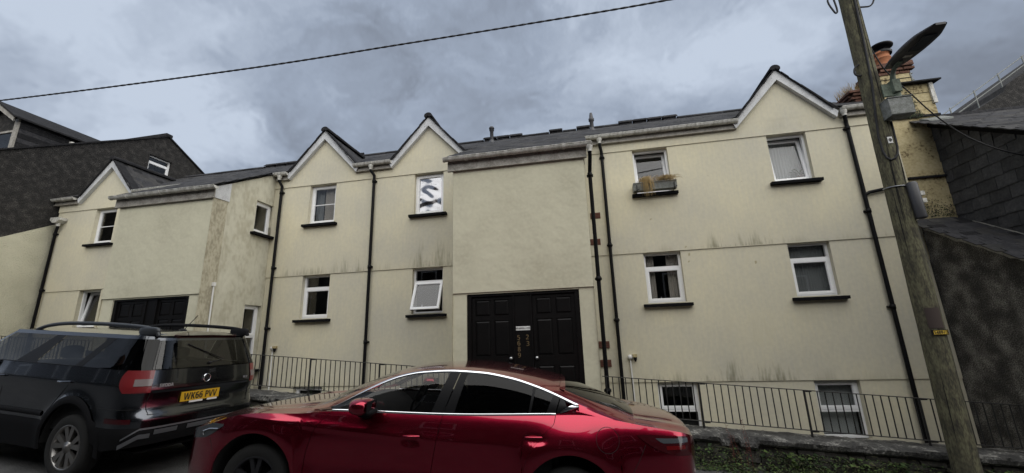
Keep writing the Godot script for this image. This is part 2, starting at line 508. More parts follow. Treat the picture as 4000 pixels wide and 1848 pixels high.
func setup() -> void:
	var cam := Camera3D.new()
	cam.name = "camera"
	cam.position = Vector3(0, EYE, 9)
	cam.rotation_degrees = Vector3(13.988, 10.529, -1.854)
	cam.fov = 60.18
	cam.near = 0.05
	cam.far = 600
	add_child(cam)
	cam.current = true
	var env := Environment.new()
	env.background_mode = Environment.BG_SKY
	var sky := Sky.new()
	var sm := PanoramaSkyMaterial.new()
	sm.panorama = sky_texture()
	sky.sky_material = sm
	env.sky = sky
	env.background_energy_multiplier = 0.36
	env.tonemap_mode = Environment.TONE_MAPPER_LINEAR
	env.tonemap_exposure = 2.8
	env.sdfgi_enabled = true
	env.ssao_enabled = true
	env.ssil_enabled = true
	var we := WorldEnvironment.new()
	we.name = "world_environment"
	we.environment = env
	add_child(we)
	var sun := DirectionalLight3D.new()
	sun.name = "sun"
	sun.light_energy = 0.5
	sun.light_color = Color(1.0, 0.985, 0.955)
	sun.light_angular_distance = 110
	sun.shadow_enabled = true
	sun.rotation_degrees = Vector3(-38, 36, 0)
	add_child(sun)

func road_y(x: float) -> float:
	return -EYE - SLOPE * x

# ---------------------------------------------------------------- the flats
func uvq(st: SurfaceTool, pts: Array) -> void:
	for t in [[0, 1, 2], [0, 2, 3]]:
		for k in t:
			if k < pts.size():
				var p: Vector3 = pts[k]
				st.set_uv(Vector2((p.x + 15.6) / 22.2, (5.7 - p.y) / 8.1))
				st.set_smooth_group(-1)
				st.add_vertex(p)
		if pts.size() == 3:
			return

# a flat wall in the plane z with openings cut out and their reveals
func wall_panel(st: SurfaceTool, x0: float, x1: float, y0: float, y1: float, z: float, holes: Array, reveal := 0.11) -> void:
	var xs := [x0, x1]
	var ys := [y0, y1]
	for h in holes:
		for v in [h[0], h[1]]:
			if v > x0 and v < x1 and not xs.has(v):
				xs.append(v)
		for v in [h[2], h[3]]:
			if v > y0 and v < y1 and not ys.has(v):
				ys.append(v)
	xs.sort()
	ys.sort()
	for i in xs.size() - 1:
		for j in ys.size() - 1:
			var cx: float = (xs[i] + xs[i + 1]) / 2
			var cy: float = (ys[j] + ys[j + 1]) / 2
			var open := false
			for h in holes:
				if cx > h[0] and cx < h[1] and cy > h[2] and cy < h[3]:
					open = true
			if not open:
				uvq(st, [Vector3(xs[i], ys[j + 1], z), Vector3(xs[i + 1], ys[j + 1], z), Vector3(xs[i + 1], ys[j], z), Vector3(xs[i], ys[j], z)])
	for h in holes:
		var a := Vector3(h[0], h[3], z)
		var b := Vector3(h[1], h[3], z)
		var c := Vector3(h[1], h[2], z)
		var d := Vector3(h[0], h[2], z)
		var k := Vector3(0, 0, -reveal)
		uvq(st, [a, b, b + k, a + k])
		uvq(st, [b, c, c + k, b + k])
		uvq(st, [c, d, d + k, c + k])
		uvq(st, [d, a, a + k, d + k])

func bars(st: SurfaceTool, x0: float, x1: float, y0: float, y1: float, t: float, z0: float, z1: float, bottom := -1.0) -> void:
	var b := t if bottom < 0 else bottom
	bx(st, x0, x0 + t, y0, y1, z0, z1)
	bx(st, x1 - t, x1, y0, y1, z0, z1)
	bx(st, x0 + t, x1 - t, y1 - t, y1, z0, z1 - 0.001)
	bx(st, x0 + t, x1 - t, y0, y0 + b, z0, z1 - 0.001)
	# bead that catches the light round the glass
	bx(st, x0 + t, x1 - t, y0 + b, y0 + b + 0.010, z0, z1 - 0.014)
	bx(st, x0 + t, x1 - t, y1 - t - 0.010, y1 - t, z0, z1 - 0.014)
	bx(st, x0 + t, x0 + t + 0.010, y0 + b + 0.010, y1 - t - 0.010, z0, z1 - 0.014)
	bx(st, x1 - t - 0.010, x1 - t, y0 + b + 0.010, y1 - t - 0.010, z0, z1 - 0.014)

func wavy_pane(w: float, h: float) -> SurfaceTool:
	var st := nb()
	var n := FastNoiseLite.new()
	n.seed = 5
	n.frequency = 1.5
	n.fractal_octaves = 2
	patch(st, 40, 52, func(s, t): return Vector3((s - 0.5) * w, (t - 0.5) * h, n.get_noise_2d(s * w * 1.0, t * h * 1.6) * 0.011))
	return st

# a window made in its own axes (x right, y up, z out), origin at the middle of the foot of the opening
func window(parent: Node, at: Vector3, w: float, h: float, style: String, turn := 0.0, sill := true, tilt := 0.0) -> void:
	var st := nb()
	var x := w / 2
	var f := 0.045
	# outer frame
	bx(st, -x, -x + f, 0, h, -0.07, 0)
	bx(st, x - f, x, 0, h, -0.07, 0)
	bx(st, -x + f, x - f, h - f, h, -0.07, -0.001)
	bx(st, -x + f, x - f, 0, f, -0.07, -0.001)
	bx(st, -x - 0.01, x + 0.01, -0.025, 0.0, -0.07, 0.055)
	var split := 0.0
	if style in ["transom", "transom_open", "basement", "tall"]:
		split = h * (0.70 if style.begins_with("transom") else 0.47 if style == "basement" else 0.5)
		bx(st, -x + f, x - f, split - 0.028, split + 0.028, -0.07, -0.002)
	var b := Basis(Vector3.UP, turn)
	var win := part("window", st, M.upvc, parent, at, b)
	org[win] = Vector3.ZERO
	var lights := [[0.0, h]]
	if split > 0:
		lights = [[0.0, split], [split, h]]
	for k in lights.size():
		var y0: float = lights[k][0] + (f if k == 0 else 0.028)
		var y1: float = lights[k][1] - (f if k == lights.size() - 1 else 0.028)
		var sash: bool = split == 0.0 or (style.begins_with("transom") and k == 0) or (style == "basement" and k == 1) or (style == "tall" and k == 1)
		var px := x - f
		if not sash:
			var g := nb()
			bx(g, -px, px, y0, y1, -0.045, -0.039)
			part("pane", g, M.pane, win)
			continue
		# sash in its own axes about its hinge
		var hinge := Vector3(0, y0 - 0.012, -0.02)
		var rot := Basis.IDENTITY
		var ang := 0.0
		if style == "tilt":
			ang = tilt
		if style == "transom_open":
			hinge = Vector3(0, y1 + 0.012, 0.0)
			rot = Basis(Vector3.RIGHT, -tilt)
		elif ang != 0.0:
			rot = Basis(Vector3.RIGHT, -ang)
		var sx := px + 0.012
		var sy0 := y0 - 0.012 - hinge.y
		var sy1 := y1 + 0.012 - hinge.y
		var zf := 0.02 if style == "transom_open" else (0.026 if ang == 0.0 else 0.0)
		var s := nb()
		bars(s, -sx, sx, sy0, sy1, 0.052, zf - 0.055, zf)
		if style == "bar":
			bx(s, -sx + 0.05, sx - 0.05, (sy0 + sy1) / 2 - 0.010, (sy0 + sy1) / 2 + 0.010, zf - 0.04, zf - 0.018)
		part("sash", s, M.upvc, win, hinge, rot)
		if style == "warped":
			var wp := wavy_pane(2 * sx - 0.10, sy1 - sy0 - 0.10)
			part("pane", wp, M.pane_mirror, win, hinge + Vector3(0, (sy0 + sy1) / 2, zf - 0.03), rot)
		else:
			var g := nb()
			bx(g, -sx + 0.052, sx - 0.052, sy0 + 0.052, sy1 - 0.052, zf - 0.034, zf - 0.028)
			part("pane", g, M.pane, win, hinge, rot)
		if style != "bar" and style != "warped":
			var hd := nb()
			tube(hd, [Vector3(-sx * 0.25, sy0 + 0.03, zf), Vector3(-sx * 0.25, sy0 + 0.03, zf + 0.02), Vector3(-sx * 0.25, sy0 + 0.10, zf + 0.02)], 0.008, 6)
			if ang == 0.0 and style != "basement":
				part("handle", hd, M.upvc, win, hinge + Vector3(0, 0, -0.075), rot)
	if sill:
		var q := nb()
		var n := FastNoiseLite.new()
		n.seed = int(absf(at.x) * 10)
		n.frequency = 9
		for i in 12:
			var xa := lerpf(-x - 0.10, x + 0.10, i / 12.0)
			var xb := lerpf(-x - 0.10, x + 0.10, (i + 1) / 12.0)
			bx(q, xa, xb, -0.088 + n.get_noise_1d(i) * 0.006, -0.028 + n.get_noise_1d(i + 20) * 0.004, -0.10, 0.205 + n.get_noise_1d(i + 40) * 0.008)
		part("sill", q, M.sill, win)

func downpipe(parent: Node, x: float, z: float, y1: float, y0: float, neck: Array, clips: Array) -> MeshInstance3D:
	var st := nb()
	var pts := []
	for p in neck:
		pts.append(p)
	pts.append(Vector3(x, y1, z))
	pts.append(Vector3(x, y0, z))
	tube(st, pts, 0.036, 10)
	var o := part("downpipe", st, M.black_pipe, parent)
	for y in clips:
		var c := nb()
		lathe(c, [[0.036, -0.04], [0.046, -0.04], [0.046, 0.04], [0.036, 0.04]], Vector3(x, y, z), Vector3.UP, 10)
		bx(c, x - 0.06, x + 0.06, y - 0.02, y + 0.02, z - 0.075, z - 0.02)
		part("bracket", c, M.black_pipe, o)
	return o

func gutter(parent: Node, x0: float, x1: float, y: float, z: float, joints: Array) -> MeshInstance3D:
	var prof := PackedVector2Array()
	for i in 9:
		var a := PI + PI * i / 8.0
		prof.append(Vector2(cos(a) * 0.062, sin(a) * 0.062))
	prof.append(Vector2(0.070, 0.0))
	prof.append(Vector2(0.070, 0.012))
	prof.append(Vector2(0.055, 0.012))
	for i in 9:
		var a := TAU - PI * i / 8.0
		prof.append(Vector2(cos(a) * 0.054, sin(a) * 0.054 + 0.002))
	prof.append(Vector2(-0.055, 0.012))
	prof.append(Vector2(-0.070, 0.012))
	prof.append(Vector2(-0.070, 0.0))
	var st := nb()
	prism(st, prof, Vector3(x0, y, z), Vector3(x1, y, z), Vector3(0, 0, 1), Vector3(0, 1, 0))
	# stop ends
	for e in [x0, x1]:
		var d := PackedVector2Array()
		for i in 9:
			var a := PI + PI * i / 8.0
			d.append(Vector2(cos(a) * 0.066, sin(a) * 0.066))
		prism(st, d, Vector3(e - 0.012, y, z), Vector3(e + 0.012, y, z), Vector3(0, 0, 1), Vector3(0, 1, 0))
	var o := part("gutter", st, M.gutter, parent)
	for j in joints:
		var b := nb()
		var pr := PackedVector2Array()
		for i in 9:
			var a := PI + PI * i / 8.0
			pr.append(Vector2(cos(a) * 0.072, sin(a) * 0.072))
		pr.append(Vector2(0.078, 0.016))
		pr.append(Vector2(-0.078, 0.016))
		prism(b, pr, Vector3(j - 0.025, y, z), Vector3(j + 0.025, y, z), Vector3(0, 0, 1), Vector3(0, 1, 0))
		part("union", b, M.gutter, o)
	return o

func slate_meshes(w: float, h: float, t: float) -> Array:
	var out := []
	for k in 6:
		var st := nb()
		var j := []
		for i in 4:
			j.append(Vector2(rng.randf_range(-0.006, 0.006), rng.randf_range(-0.010, 0.006)))
		var p := [Vector3(-w / 2 + j[0].x, 0, h / 2), Vector3(w / 2 + j[1].x, 0, h / 2), Vector3(w / 2 + j[2].x, t * 1.0, -h / 2 + j[2].y), Vector3(-w / 2 + j[3].x, t * 1.0, -h / 2 + j[3].y)]
		var q := []
		for i in 4:
			q.append(p[i] + Vector3(0, -t, 0))
		quad(st, p[0], p[1], p[2], p[3])
		quad(st, q[0], q[1], q[2], q[3])
		for i in 4:
			quad(st, p[i], p[(i + 1) % 4], q[(i + 1) % 4], q[i])
		out.append(done(st))
	return out

# slates laid on a plane: o is the foot of the left edge, ax runs along the eave, up runs up the slope; keep(x, y) says where the roof is
func lay_slates(parent: Node, o: Vector3, ax: Vector3, up: Vector3, lx: float, ly: float, w: float, g: float, keep: Callable, singles: bool, seed_: int) -> void:
	rng.seed = seed_
	var nrm := ax.cross(up)
	if nrm.y < 0 and absf(nrm.y) > 0.05:
		nrm = -nrm
	var ms := slate_meshes(w * 0.975, g * 1.5, 0.013)
	var bulk := [nb(), nb(), nb(), nb()]
	var any := [false, false, false, false]
	var rows := int(ceil(ly / g))
	for r in rows:
		var off := (r % 2) * w * 0.5
		for c in range(-1, int(lx / w) + 2):
			var x := c * w + off + w * 0.5
			var y := r * g + g * 0.5
			if not keep.call(x, y):
				continue
			var tone := rng.randi() % 4 if rng.randf() < 0.75 else 1
			var tilt := Basis(ax, rng.randf_range(-0.012, 0.02)) * Basis(nrm, rng.randf_range(-0.012, 0.012))
			var bb := tilt * Basis(ax if Basis(ax, nrm, -up).determinant() > 0 else -ax, nrm, -up)
			var pos := o + ax * x + up * (y + g * 0.25) + nrm * (0.012 + rng.randf_range(0, 0.004))
			if singles:
				inst("slate", ms[rng.randi() % 6], M.slates[tone], parent, pos, bb)
			else:
				bulk[tone].append_from(ms[rng.randi() % 6], 0, Transform3D(bb, pos))
				any[tone] = true
	if not singles:
		for k in 4:
			if any[k]:
				var m := inst("slates", bulk[k].commit(), M.slates[k], parent)
				m.set_meta("kind", "stuff")

func roof_y(z: float) -> float:
	return 4.585 - 0.57 * z

func six_panel_door(parent: Node, x0: float, x1: float, y0: float, z: float, knob_x: float) -> void:
	var h := 1.98
	var st := nb()
	var cols := [[x0 + 0.065, x0 + 0.345], [x1 - 0.345, x1 - 0.065]]
	var rows := [[y0 + 0.20, y0 + 0.76], [y0 + 0.93, y0 + 1.55], [y0 + 1.63, y0 + 1.92]]
	var holes := []
	for c in cols:
		for r in rows:
			holes.append([c[0], c[1], r[0], r[1]])
	wall_panel(st, x0, x1, y0, y0 + h, z, holes, 0.014)
	bx(st, x0, x1, y0, y0 + h, z - 0.045, z - 0.0165)
	bx(st, x0, x0 + 0.003, y0, y0 + h, z - 0.016, z - 0.0005)
	bx(st, x1 - 0.003, x1, y0, y0 + h, z - 0.016, z - 0.0005)
	var d := part("door", st, M.door, parent)
	for hh in holes:
		var p := nb()
		var a := 0.035
		var zz := z - 0.002
		var zb := z - 0.014
		var o := [Vector3(hh[0] + 0.012, hh[3] - 0.012, zb), Vector3(hh[1] - 0.012, hh[3] - 0.012, zb), Vector3(hh[1] - 0.012, hh[2] + 0.012, zb), Vector3(hh[0] + 0.012, hh[2] + 0.012, zb)]
		var i := [Vector3(hh[0] + a, hh[3] - a, zz), Vector3(hh[1] - a, hh[3] - a, zz), Vector3(hh[1] - a, hh[2] + a, zz), Vector3(hh[0] + a, hh[2] + a, zz)]
		quad(p, i[0], i[1], i[2], i[3])
		for k in 4:
			quad(p, o[k], o[(k + 1) % 4], i[(k + 1) % 4], i[k])
		part("panel", p, M.door, d)
	var kn := nb()
	lathe(kn, [[0.0, 0.062], [0.016, 0.060], [0.026, 0.048], [0.028, 0.038], [0.02, 0.025], [0.010, 0.018], [0.012, 0.006], [0.026, 0.003], [0.026, 0.0]], Vector3(knob_x, -0.34 if x0 > -5 else -0.05, z), Vector3(0, 0, 1), 14)
	part("knob", kn, M.knob, d)

func bay(parent: Node, x0: float, x1: float, bot: float, door_y: float, dx0: float, dx1: float, left: bool) -> void:
	var zf := 1.78
	var st := nb()
	# front, upper part proud of the part with the door
	var top := 3.42
	wall_panel(st, x0, x1, bot, top, zf, [])
	uvq(st, [Vector3(x0, bot, zf), Vector3(x1, bot, zf), Vector3(x1, bot, zf - 0.03), Vector3(x0, bot, zf - 0.03)])
	part("wall", st, M.cream, parent)
	var lo := nb()
	wall_panel(lo, x0, x1, -2.3, bot, zf - 0.025, [[dx0, dx1, -2.2, bot - 0.03]], 0.06)
	part("wall", lo, M.cream, parent)
	# the side walls with their catslide top
	for side in [0, 1]:
		var x: float = x1 - 0.004 if side == 1 else x0 + 0.004
		var hw := []
		if left and side == 1:
			hw = [[0.06, 0.56, -0.50, 0.98], [0.03, 0.58, 2.78, 3.60]]
		var zj := 1.40
		var s := nb()
		var zs := [0.0, zj]
		var ys := [-2.3, bot]
		for q in hw:
			zs.append(q[0])
			zs.append(q[1])
			ys.append(q[2])
			ys.append(q[3])
		zs.sort()
		ys.sort()
		var yt := 3.60
		ys.append(yt)
		for i in zs.size() - 1:
			for j in ys.size() - 1:
				var open := false
				for q in hw:
					if (zs[i] + zs[i + 1]) / 2 > q[0] and (zs[i] + zs[i + 1]) / 2 < q[1] and (ys[j] + ys[j + 1]) / 2 > q[2] and (ys[j] + ys[j + 1]) / 2 < q[3]:
						open = true
				if not open:
					quad(s, Vector3(x, ys[j], zs[i]), Vector3(x, ys[j + 1], zs[i]), Vector3(x, ys[j + 1], zs[i + 1]), Vector3(x, ys[j], zs[i + 1]))
		quad(s, Vector3(x, yt, 0), Vector3(x, roof_y(0) - 0.06, 0), Vector3(x, roof_y(zj) - 0.06, zj), Vector3(x, yt, zj))
		for q in hw:
			var k := Vector3(-0.10, 0, 0)
			var a := Vector3(x, q[3], q[0])
			var b := Vector3(x, q[3], q[1])
			var c := Vector3(x, q[2], q[1])
			var d := Vector3(x, q[2], q[0])
			quad(s, a, b, b + k, a + k)
			quad(s, b, c, c + k, b + k)
			quad(s, c, d, d + k, c + k)
			quad(s, d, a, a + k, d + k)
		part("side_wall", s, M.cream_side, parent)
		var e := nb()
		var xe := x + (0.006 if side == 1 else -0.006)
		quad(e, Vector3(xe, -2.3, zj), Vector3(xe, 3.44, zj), Vector3(xe, 3.40, zf), Vector3(xe, -2.3, zf))
		quad(e, Vector3(xe, -2.3, zj), Vector3(xe, 3.44, zj), Vector3(x - 0.05, 3.44, zj), Vector3(x - 0.05, -2.3, zj))
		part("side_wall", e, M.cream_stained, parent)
		# boxed eave end
		var w := nb()
		var xo := x + (0.012 if side == 1 else -0.012)
		prism(w, PackedVector2Array([Vector2(zj - 0.02, 3.28), Vector2(zf + 0.02, 3.26), Vector2(zf + 0.03, roof_y(zf) - 0.07), Vector2(zj - 0.02, roof_y(zj) - 0.05)]), Vector3(xo - 0.01, 0, 0), Vector3(xo + 0.01, 0, 0), Vector3(0, 0, 1), Vector3(0, 1, 0))
		part("eave_box", w, M.board, parent)
		for q in hw:
			window(parent, Vector3(x - 0.085, q[2], (q[0] + q[1]) / 2), q[1] - q[0], q[3] - q[2], "tall" if q[3] < 2 else "single", PI / 2, true)
	# fascia and soffit
	var f := nb()
	bx(f, x0 - 0.10, x1 + 0.06, 3.26, 3.46, zf + 0.022, zf + 0.045)
	bx(f, x0 - 0.10, x1 + 0.06, 3.235, 3.258, zf + 0.002, zf + 0.06)
	part("fascia", f, M.fascia, parent)
	var j := []
	for k in 3:
		j.append(lerpf(x0, x1, 0.12 + 0.37 * k))
	gutter(parent, x0 - 0.15, x1 + 0.16, 3.475, zf + 0.125, j)
	# doors, their frame and the board between them
	var fr := nb()
	var zd := zf - 0.085
	var dt := door_y + 1.98
	bx(fr, dx0 + 0.002, dx0 + 0.08, -2.2, dt + 0.055, zd - 0.02, zd + 0.035)
	bx(fr, dx1 - 0.08, dx1 - 0.002, -2.2, dt + 0.055, zd - 0.02, zd + 0.035)
	bx(fr, dx0 + 0.08, dx1 - 0.08, dt + 0.004, bot - 0.031, zd - 0.02, zd + 0.034)
	part("door_frame", fr, M.door, parent)
	var m0 := dx0 + 0.08 + 0.762
	var m1 := dx1 - 0.08 - 0.762
	var bd := nb()
	bx(bd, m0 + 0.004, m1 - 0.004, -2.2, dt + 0.004, zd - 0.03, zd + 0.012)
	bx(bd, m0 + 0.004, m0 + 0.03, -2.2, dt + 0.003, zd + 0.012, zd + 0.03)
	bx(bd, m1 - 0.03, m1 - 0.004, -2.2, dt + 0.003, zd + 0.012, zd + 0.03)
	var board := part("centre_board", bd, M.door, parent)
	six_panel_door(parent, dx0 + 0.083, m0, door_y, zd, m0 - 0.05)
	six_panel_door(parent, m1, dx1 - 0.083, door_y, zd, m1 + 0.05)
	var tr := nb()
	bx(tr, dx0 + 0.08, dx1 - 0.08, -2.2, door_y - 0.006, zd - 0.05, zd + 0.02)
	part("threshold", tr, M.sill, parent)
	# name plate and numbers
	var cx := (m0 + m1) / 2
	var sy := 0.165 if not left else 0.47
	var pl := nb()
	bx(pl, cx - 0.127, cx + 0.127, sy - 0.035, sy + 0.035, zd + 0.013, zd + 0.018)
	var sg := part("name_plate", pl, M.white, board)
	var tx := text_mesh("BANNAWELL COURT", 0.030, M.ink, 0.002, true, 700)
	var ti := inst("lettering", tx, M.ink, board, Vector3(cx, sy, zd + 0.020))
	ti.scale = Vector3(0.82, 1, 1)
	var rowsn := [["5", -0.085, 0.01], ["6", -0.085, -0.09], ["8", -0.083, -0.19], ["9", -0.081, -0.29], ["2", 0.072, 0.012], ["3", 0.078, -0.10]]
	if left:
		rowsn = [["1", -0.085, 0.31], ["4", -0.085, 0.21], ["7", 0.075, 0.31]]
	for r in rowsn:
		inst("number", text_mesh(r[0], 0.078, M.brass, 0.006), M.brass, board, Vector3(cx + r[1], r[2], zd + 0.016))
	# steps down to the street
	var sp := nb()
	var gy := road_y((dx0 + dx1) / 2)
	var n := int(ceil((door_y - gy) / 0.19))
	for k in n:
		bx(sp, dx0 - 0.05, dx1 + 0.05, gy - 0.3, door_y - 0.02 - k * 0.185, zf + 0.001 + k * 0.26, zf + 0.26 + k * 0.26)
	part("steps", sp, M.coping, parent)

func gable(parent: Node, roof: Node, c: float, bw: float) -> void:
	var zb := 0.20
	var ap := 5.53
	var base := 4.43
	# slopes
	for s in [-1.0, 1.0]:
		var r := nb()
		var zr := (4.585 - (ap + 0.06)) / 0.57
		var ye := roof_y(zb)
		var t := (ap + 0.06 - ye) / (ap + 0.06 - base) * bw
		quad(r, Vector3(c, ap + 0.05, zb), Vector3(c, ap + 0.05, zr), Vector3(c + s * t, ye - 0.02, zb), Vector3(c + s * (bw + 0.05), base - 0.06, zb))
		# underside towards the street
		var rp := part("gable_slope", r, M.slate_base, parent)
		var up := Vector3(-s * bw, ap - base, 0).normalized()
		var len := Vector2(bw, ap - base).length()
		lay_slates(rp, Vector3(c + s * (bw + 0.06), base - 0.05, zb - 2.4), Vector3(0, 0, 1), up, 2.4, len + 0.05, 0.25, 0.17,
			func(x, y):
				var z: float = zb - 2.4 + x
				var yy: float = base - 0.05 + y * (ap - base) / len
				return z < zb - 0.05 and yy > roof_y(z) - 0.06 and y < len, true, int(c * 7 + s * 3) + 100)
		# bargeboard
		var b := nb()
		var dir := Vector3(s * bw, base - ap, 0)
		var d := dir.normalized()
		var nrm := Vector3(-d.y * s, d.x * s, 0)
		var top := Vector3(c, ap + 0.03, 0.125)
		var bot := Vector3(c + s * (bw + 0.03), base - 0.02, 0.125)
		var wd := Vector3(0, -0.235, 0)
		var prof := [top, bot, bot + wd * 0.55 + Vector3(-s * 0.05, 0, 0), top + wd]
		for k in 2:
			var zo := Vector3(0, 0, 0.022 if k == 0 else 0.0)
			quad(b, prof[0] + zo, prof[1] + zo, prof[2] + zo, prof[3] + zo)
		for k in 4:
			quad(b, prof[k], prof[(k + 1) % 4], prof[(k + 1) % 4] + Vector3(0, 0, 0.022), prof[k] + Vector3(0, 0, 0.022))
		# soffit behind it
		quad(b, prof[3], prof[2], prof[2] + Vector3(0, 0, -0.12), prof[3] + Vector3(0, 0, -0.12))
		var bb := part("bargeboard", b, M.board, parent)
		for k in 3:
			var pin := nb()
			for e in 2:
				ball(pin, top + dir * (0.10 + 0.34 * k + 0.02 * e) + Vector3(-s * 0.02 * e, -0.08 - 0.05 * e, 0.023), Vector3(0.006, 0.006, 0.003), 4)
			part("pin", pin, M.sill, bb)
		# verge slates that lip over the board
		var v := nb()
		for k in 9:
			var a := top + dir * (k / 9.0) + Vector3(0, 0.03, 0)
			var e := top + dir * ((k + 1.12) / 9.0) + Vector3(0, 0.026, 0)
			var up2 := Vector3(0, 0.017 + 0.006 * sin(k * 2.3), 0)
			var zz := 0.05 + 0.008 * sin(k * 1.7)
			for q in [[Vector3.ZERO, up2]]:
				quad(v, a + q[1] + Vector3(0, 0, zz), e + q[1] + Vector3(0, 0, zz), e + q[1] + Vector3(0, 0, -0.2), a + q[1] + Vector3(0, 0, -0.2))
				quad(v, a + Vector3(0, -0.012, zz), e + Vector3(0, -0.012, zz), e + q[1] + Vector3(0, 0, zz), a + q[1] + Vector3(0, 0, zz))
				quad(v, a + Vector3(0, -0.012, zz), e + Vector3(0, -0.012, zz), e + Vector3(0, -0.012, -0.2), a + Vector3(0, -0.012, -0.2))
		part("verge", v, M.slates[0], parent)
	# ridge cap
	var rc := nb()
	var zr2 := (4.585 - ap) / 0.57
	for k in 4:
		var z0 := lerpf(zb - 0.01, zr2, k / 4.0)
		var z1 := lerpf(zb - 0.01, zr2, (k + 1.05) / 4.0)
		var pr := PackedVector2Array()
		for i in 9:
			var a := -0.35 + (PI + 0.7) * i / 8.0
			pr.append(Vector2(cos(a) * 0.105, sin(a) * 0.085))
		prism(rc, pr, Vector3(c, ap + 0.055 + 0.006 * (k % 2), z0), Vector3(c, ap + 0.055, z1), Vector3(1, 0, 0), Vector3(0, 1, 0))
	part("ridge_cap", rc, M.slates[0], parent)

func flats() -> void:
	var t := thing("block_of_flats", "long cream rendered two storey flats with white gables, two bays and black doors", "building", Vector3(-4.6, road_y(-4.6), 0))
	var cols := [-13.70, -6.65, -3.72, 1.56, 4.37]
	var XL := -15.50
	var XR := 6.36
	# four courses of wall, each a little proud of the one below so that a drip line shows at every floor
	var holes_u := []
	var holes_l := []
	var holes_b := []
	for c in cols:
		holes_u.append([c - 0.38, c + 0.38, 3.02, 4.07])
		holes_l.append([c - 0.38, c + 0.38, 0.62, 1.68])
		if c > -8:
			holes_b.append([c - 0.38, c + 0.38, -1.95, -0.95])
	var st := nb()
	wall_panel(st, XL, XR, 4.08, 4.50, 0.05, [])
	uvq(st, [Vector3(XL, 4.08, 0.05), Vector3(XR, 4.08, 0.05), Vector3(XR, 4.08, 0.0), Vector3(XL, 4.08, 0.0)])
	for c in [cols[0], cols[1], cols[2], cols[4]]:
		uvq(st, [Vector3(c, 5.54, 0.052), Vector3(c + 0.955, 4.42, 0.052), Vector3(c - 0.955, 4.42, 0.052)])
	part("wall", st, M.facade, t)
	var s2 := nb()
	wall_panel(s2, XL, XR, 1.69, 4.08, 0.03, holes_u, 0.15)
	uvq(s2, [Vector3(XL, 1.69, 0.03), Vector3(XR, 1.69, 0.03), Vector3(XR, 1.69, -0.02), Vector3(XL, 1.69, -0.02)])
	part("wall", s2, M.facade, t)
	var s3 := nb()
	wall_panel(s3, XL, XR, -0.94, 1.69, 0.01, holes_l, 0.14)
	uvq(s3, [Vector3(XL, -0.94, 0.01), Vector3(XR, -0.94, 0.01), Vector3(XR, -0.94, -0.04), Vector3(XL, -0.94, -0.04)])
	part("wall", s3, M.facade, t)
	var s4 := nb()
	wall_panel(s4, XL, XR, -2.6, -0.94, -0.01, holes_b, 0.12)
	part("wall", s4, M.facade, t)
	# shell: back, ends and floors, so that only the windows let light in
	var sh := nb()
	bx(sh, XL, XR, -2.6, 4.6, -7.1, -7.0)
	bx(sh, XL, XL + 0.1, -2.6, 4.6, -7.0, -0.16)
	bx(sh, XR - 0.1, XR, -2.6, 4.6, -7.0, -0.16)
	for y in [-2.55, -0.80, 1.82, 4.22]:
		bx(sh, XL + 0.1, XR - 0.1, y - 0.05, y + 0.05, -7.0, -0.17)
	for x in [-11.5, -5.3, 0.2, 3.0]:
		bx(sh, x, x + 0.1, -2.49, 4.16, -6.99, -0.17)
	bx(sh, XL + 0.1, XR - 0.1, -2.49, 4.16, -2.6, -2.5)
	part("inner_walls", sh, M.room, t)
	# windows
	for i in cols.size():
		var c: float = cols[i]
		var zw := -0.07
		window(t, Vector3(c, 3.02, zw), 0.76, 1.05, ["bar", "bar", "warped", "tilt", "tilt"][i], 0.0, true, [0.0, 0.0, 0.0, 0.13, 0.12][i])
		window(t, Vector3(c, 0.62, zw - 0.02), 0.76, 1.06, ["tilt", "transom", "transom_open", "transom", "transom"][i], 0.0, true, [0.14, 0.0, 0.37, 0.0, 0.0][i])
		if c > -8:
			window(t, Vector3(c, -1.95, zw - 0.04), 0.76, 1.0, "basement", 0.0, false)
	# bays
	bay(t, -10.64, -8.085, 1.12, -0.93, -10.34, -8.34, true)
	bay(t, -2.49, 0.07, 0.83, -1.23, -2.23, -0.19, false)
	# roof
	var rs := nb()
	var zt := -3.50
	for seg in [[-15.5, -14.72, 0.15], [-14.72, -12.68, -0.05], [-12.68, -10.75, 0.15], [-10.75, -8.02, 1.86], [-8.02, -7.67, 0.15], [-7.67, -5.63, -0.05], [-5.63, -4.74, 0.15], [-4.74, -2.70, -0.05], [-2.70, -2.60, 0.15], [-2.60, 0.16, 1.86], [0.16, 3.35, 0.15], [3.35, 5.39, -0.05], [5.39, 6.36, 0.15]]:
		quad(rs, Vector3(seg[0], roof_y(zt) - 0.02, zt), Vector3(seg[1], roof_y(zt) - 0.02, zt), Vector3(seg[1], roof_y(seg[2]) - 0.02, seg[2]), Vector3(seg[0], roof_y(seg[2]) - 0.02, seg[2]))
	quad(rs, Vector3(-15.5, roof_y(zt) - 0.02, zt), Vector3(6.36, roof_y(zt) - 0.02, zt), Vector3(6.36, 4.5, -7.2), Vector3(-15.5, 4.5, -7.2))
	for e in [-15.49, 6.35]:
		tri(rs, Vector3(e, roof_y(zt) - 0.02, zt), Vector3(e, 4.5, 0.0), Vector3(e, 4.5, -7.2))
	var roof := part("roof", rs, M.slate_base, t)
	var up := Vector3(0, 0.57, -1).normalized()
	var slope := 1.0 / cos(atan(0.57))
	var gl := [-13.70, -6.65, -3.72, 4.37]
	lay_slates(roof, Vector3(-15.5, roof_y(0.17), 0.17), Vector3(1, 0, 0), up, 21.86, 3.67 * slope, 0.25, 0.19,
		func(x, y):
			var z: float = 0.17 - y / slope
			var xx: float = x - 15.5
			if xx < -15.45 or xx > 6.3:
				return false
			for c in gl:
				var half: float = (5.56 - roof_y(z)) / (5.56 - 4.43) * 1.0
				if absf(xx - c) < half + 0.02 or (z > -0.15 and absf(xx - c) < 1.1):
					return false
			return y < 3.66 * slope, false, 1)
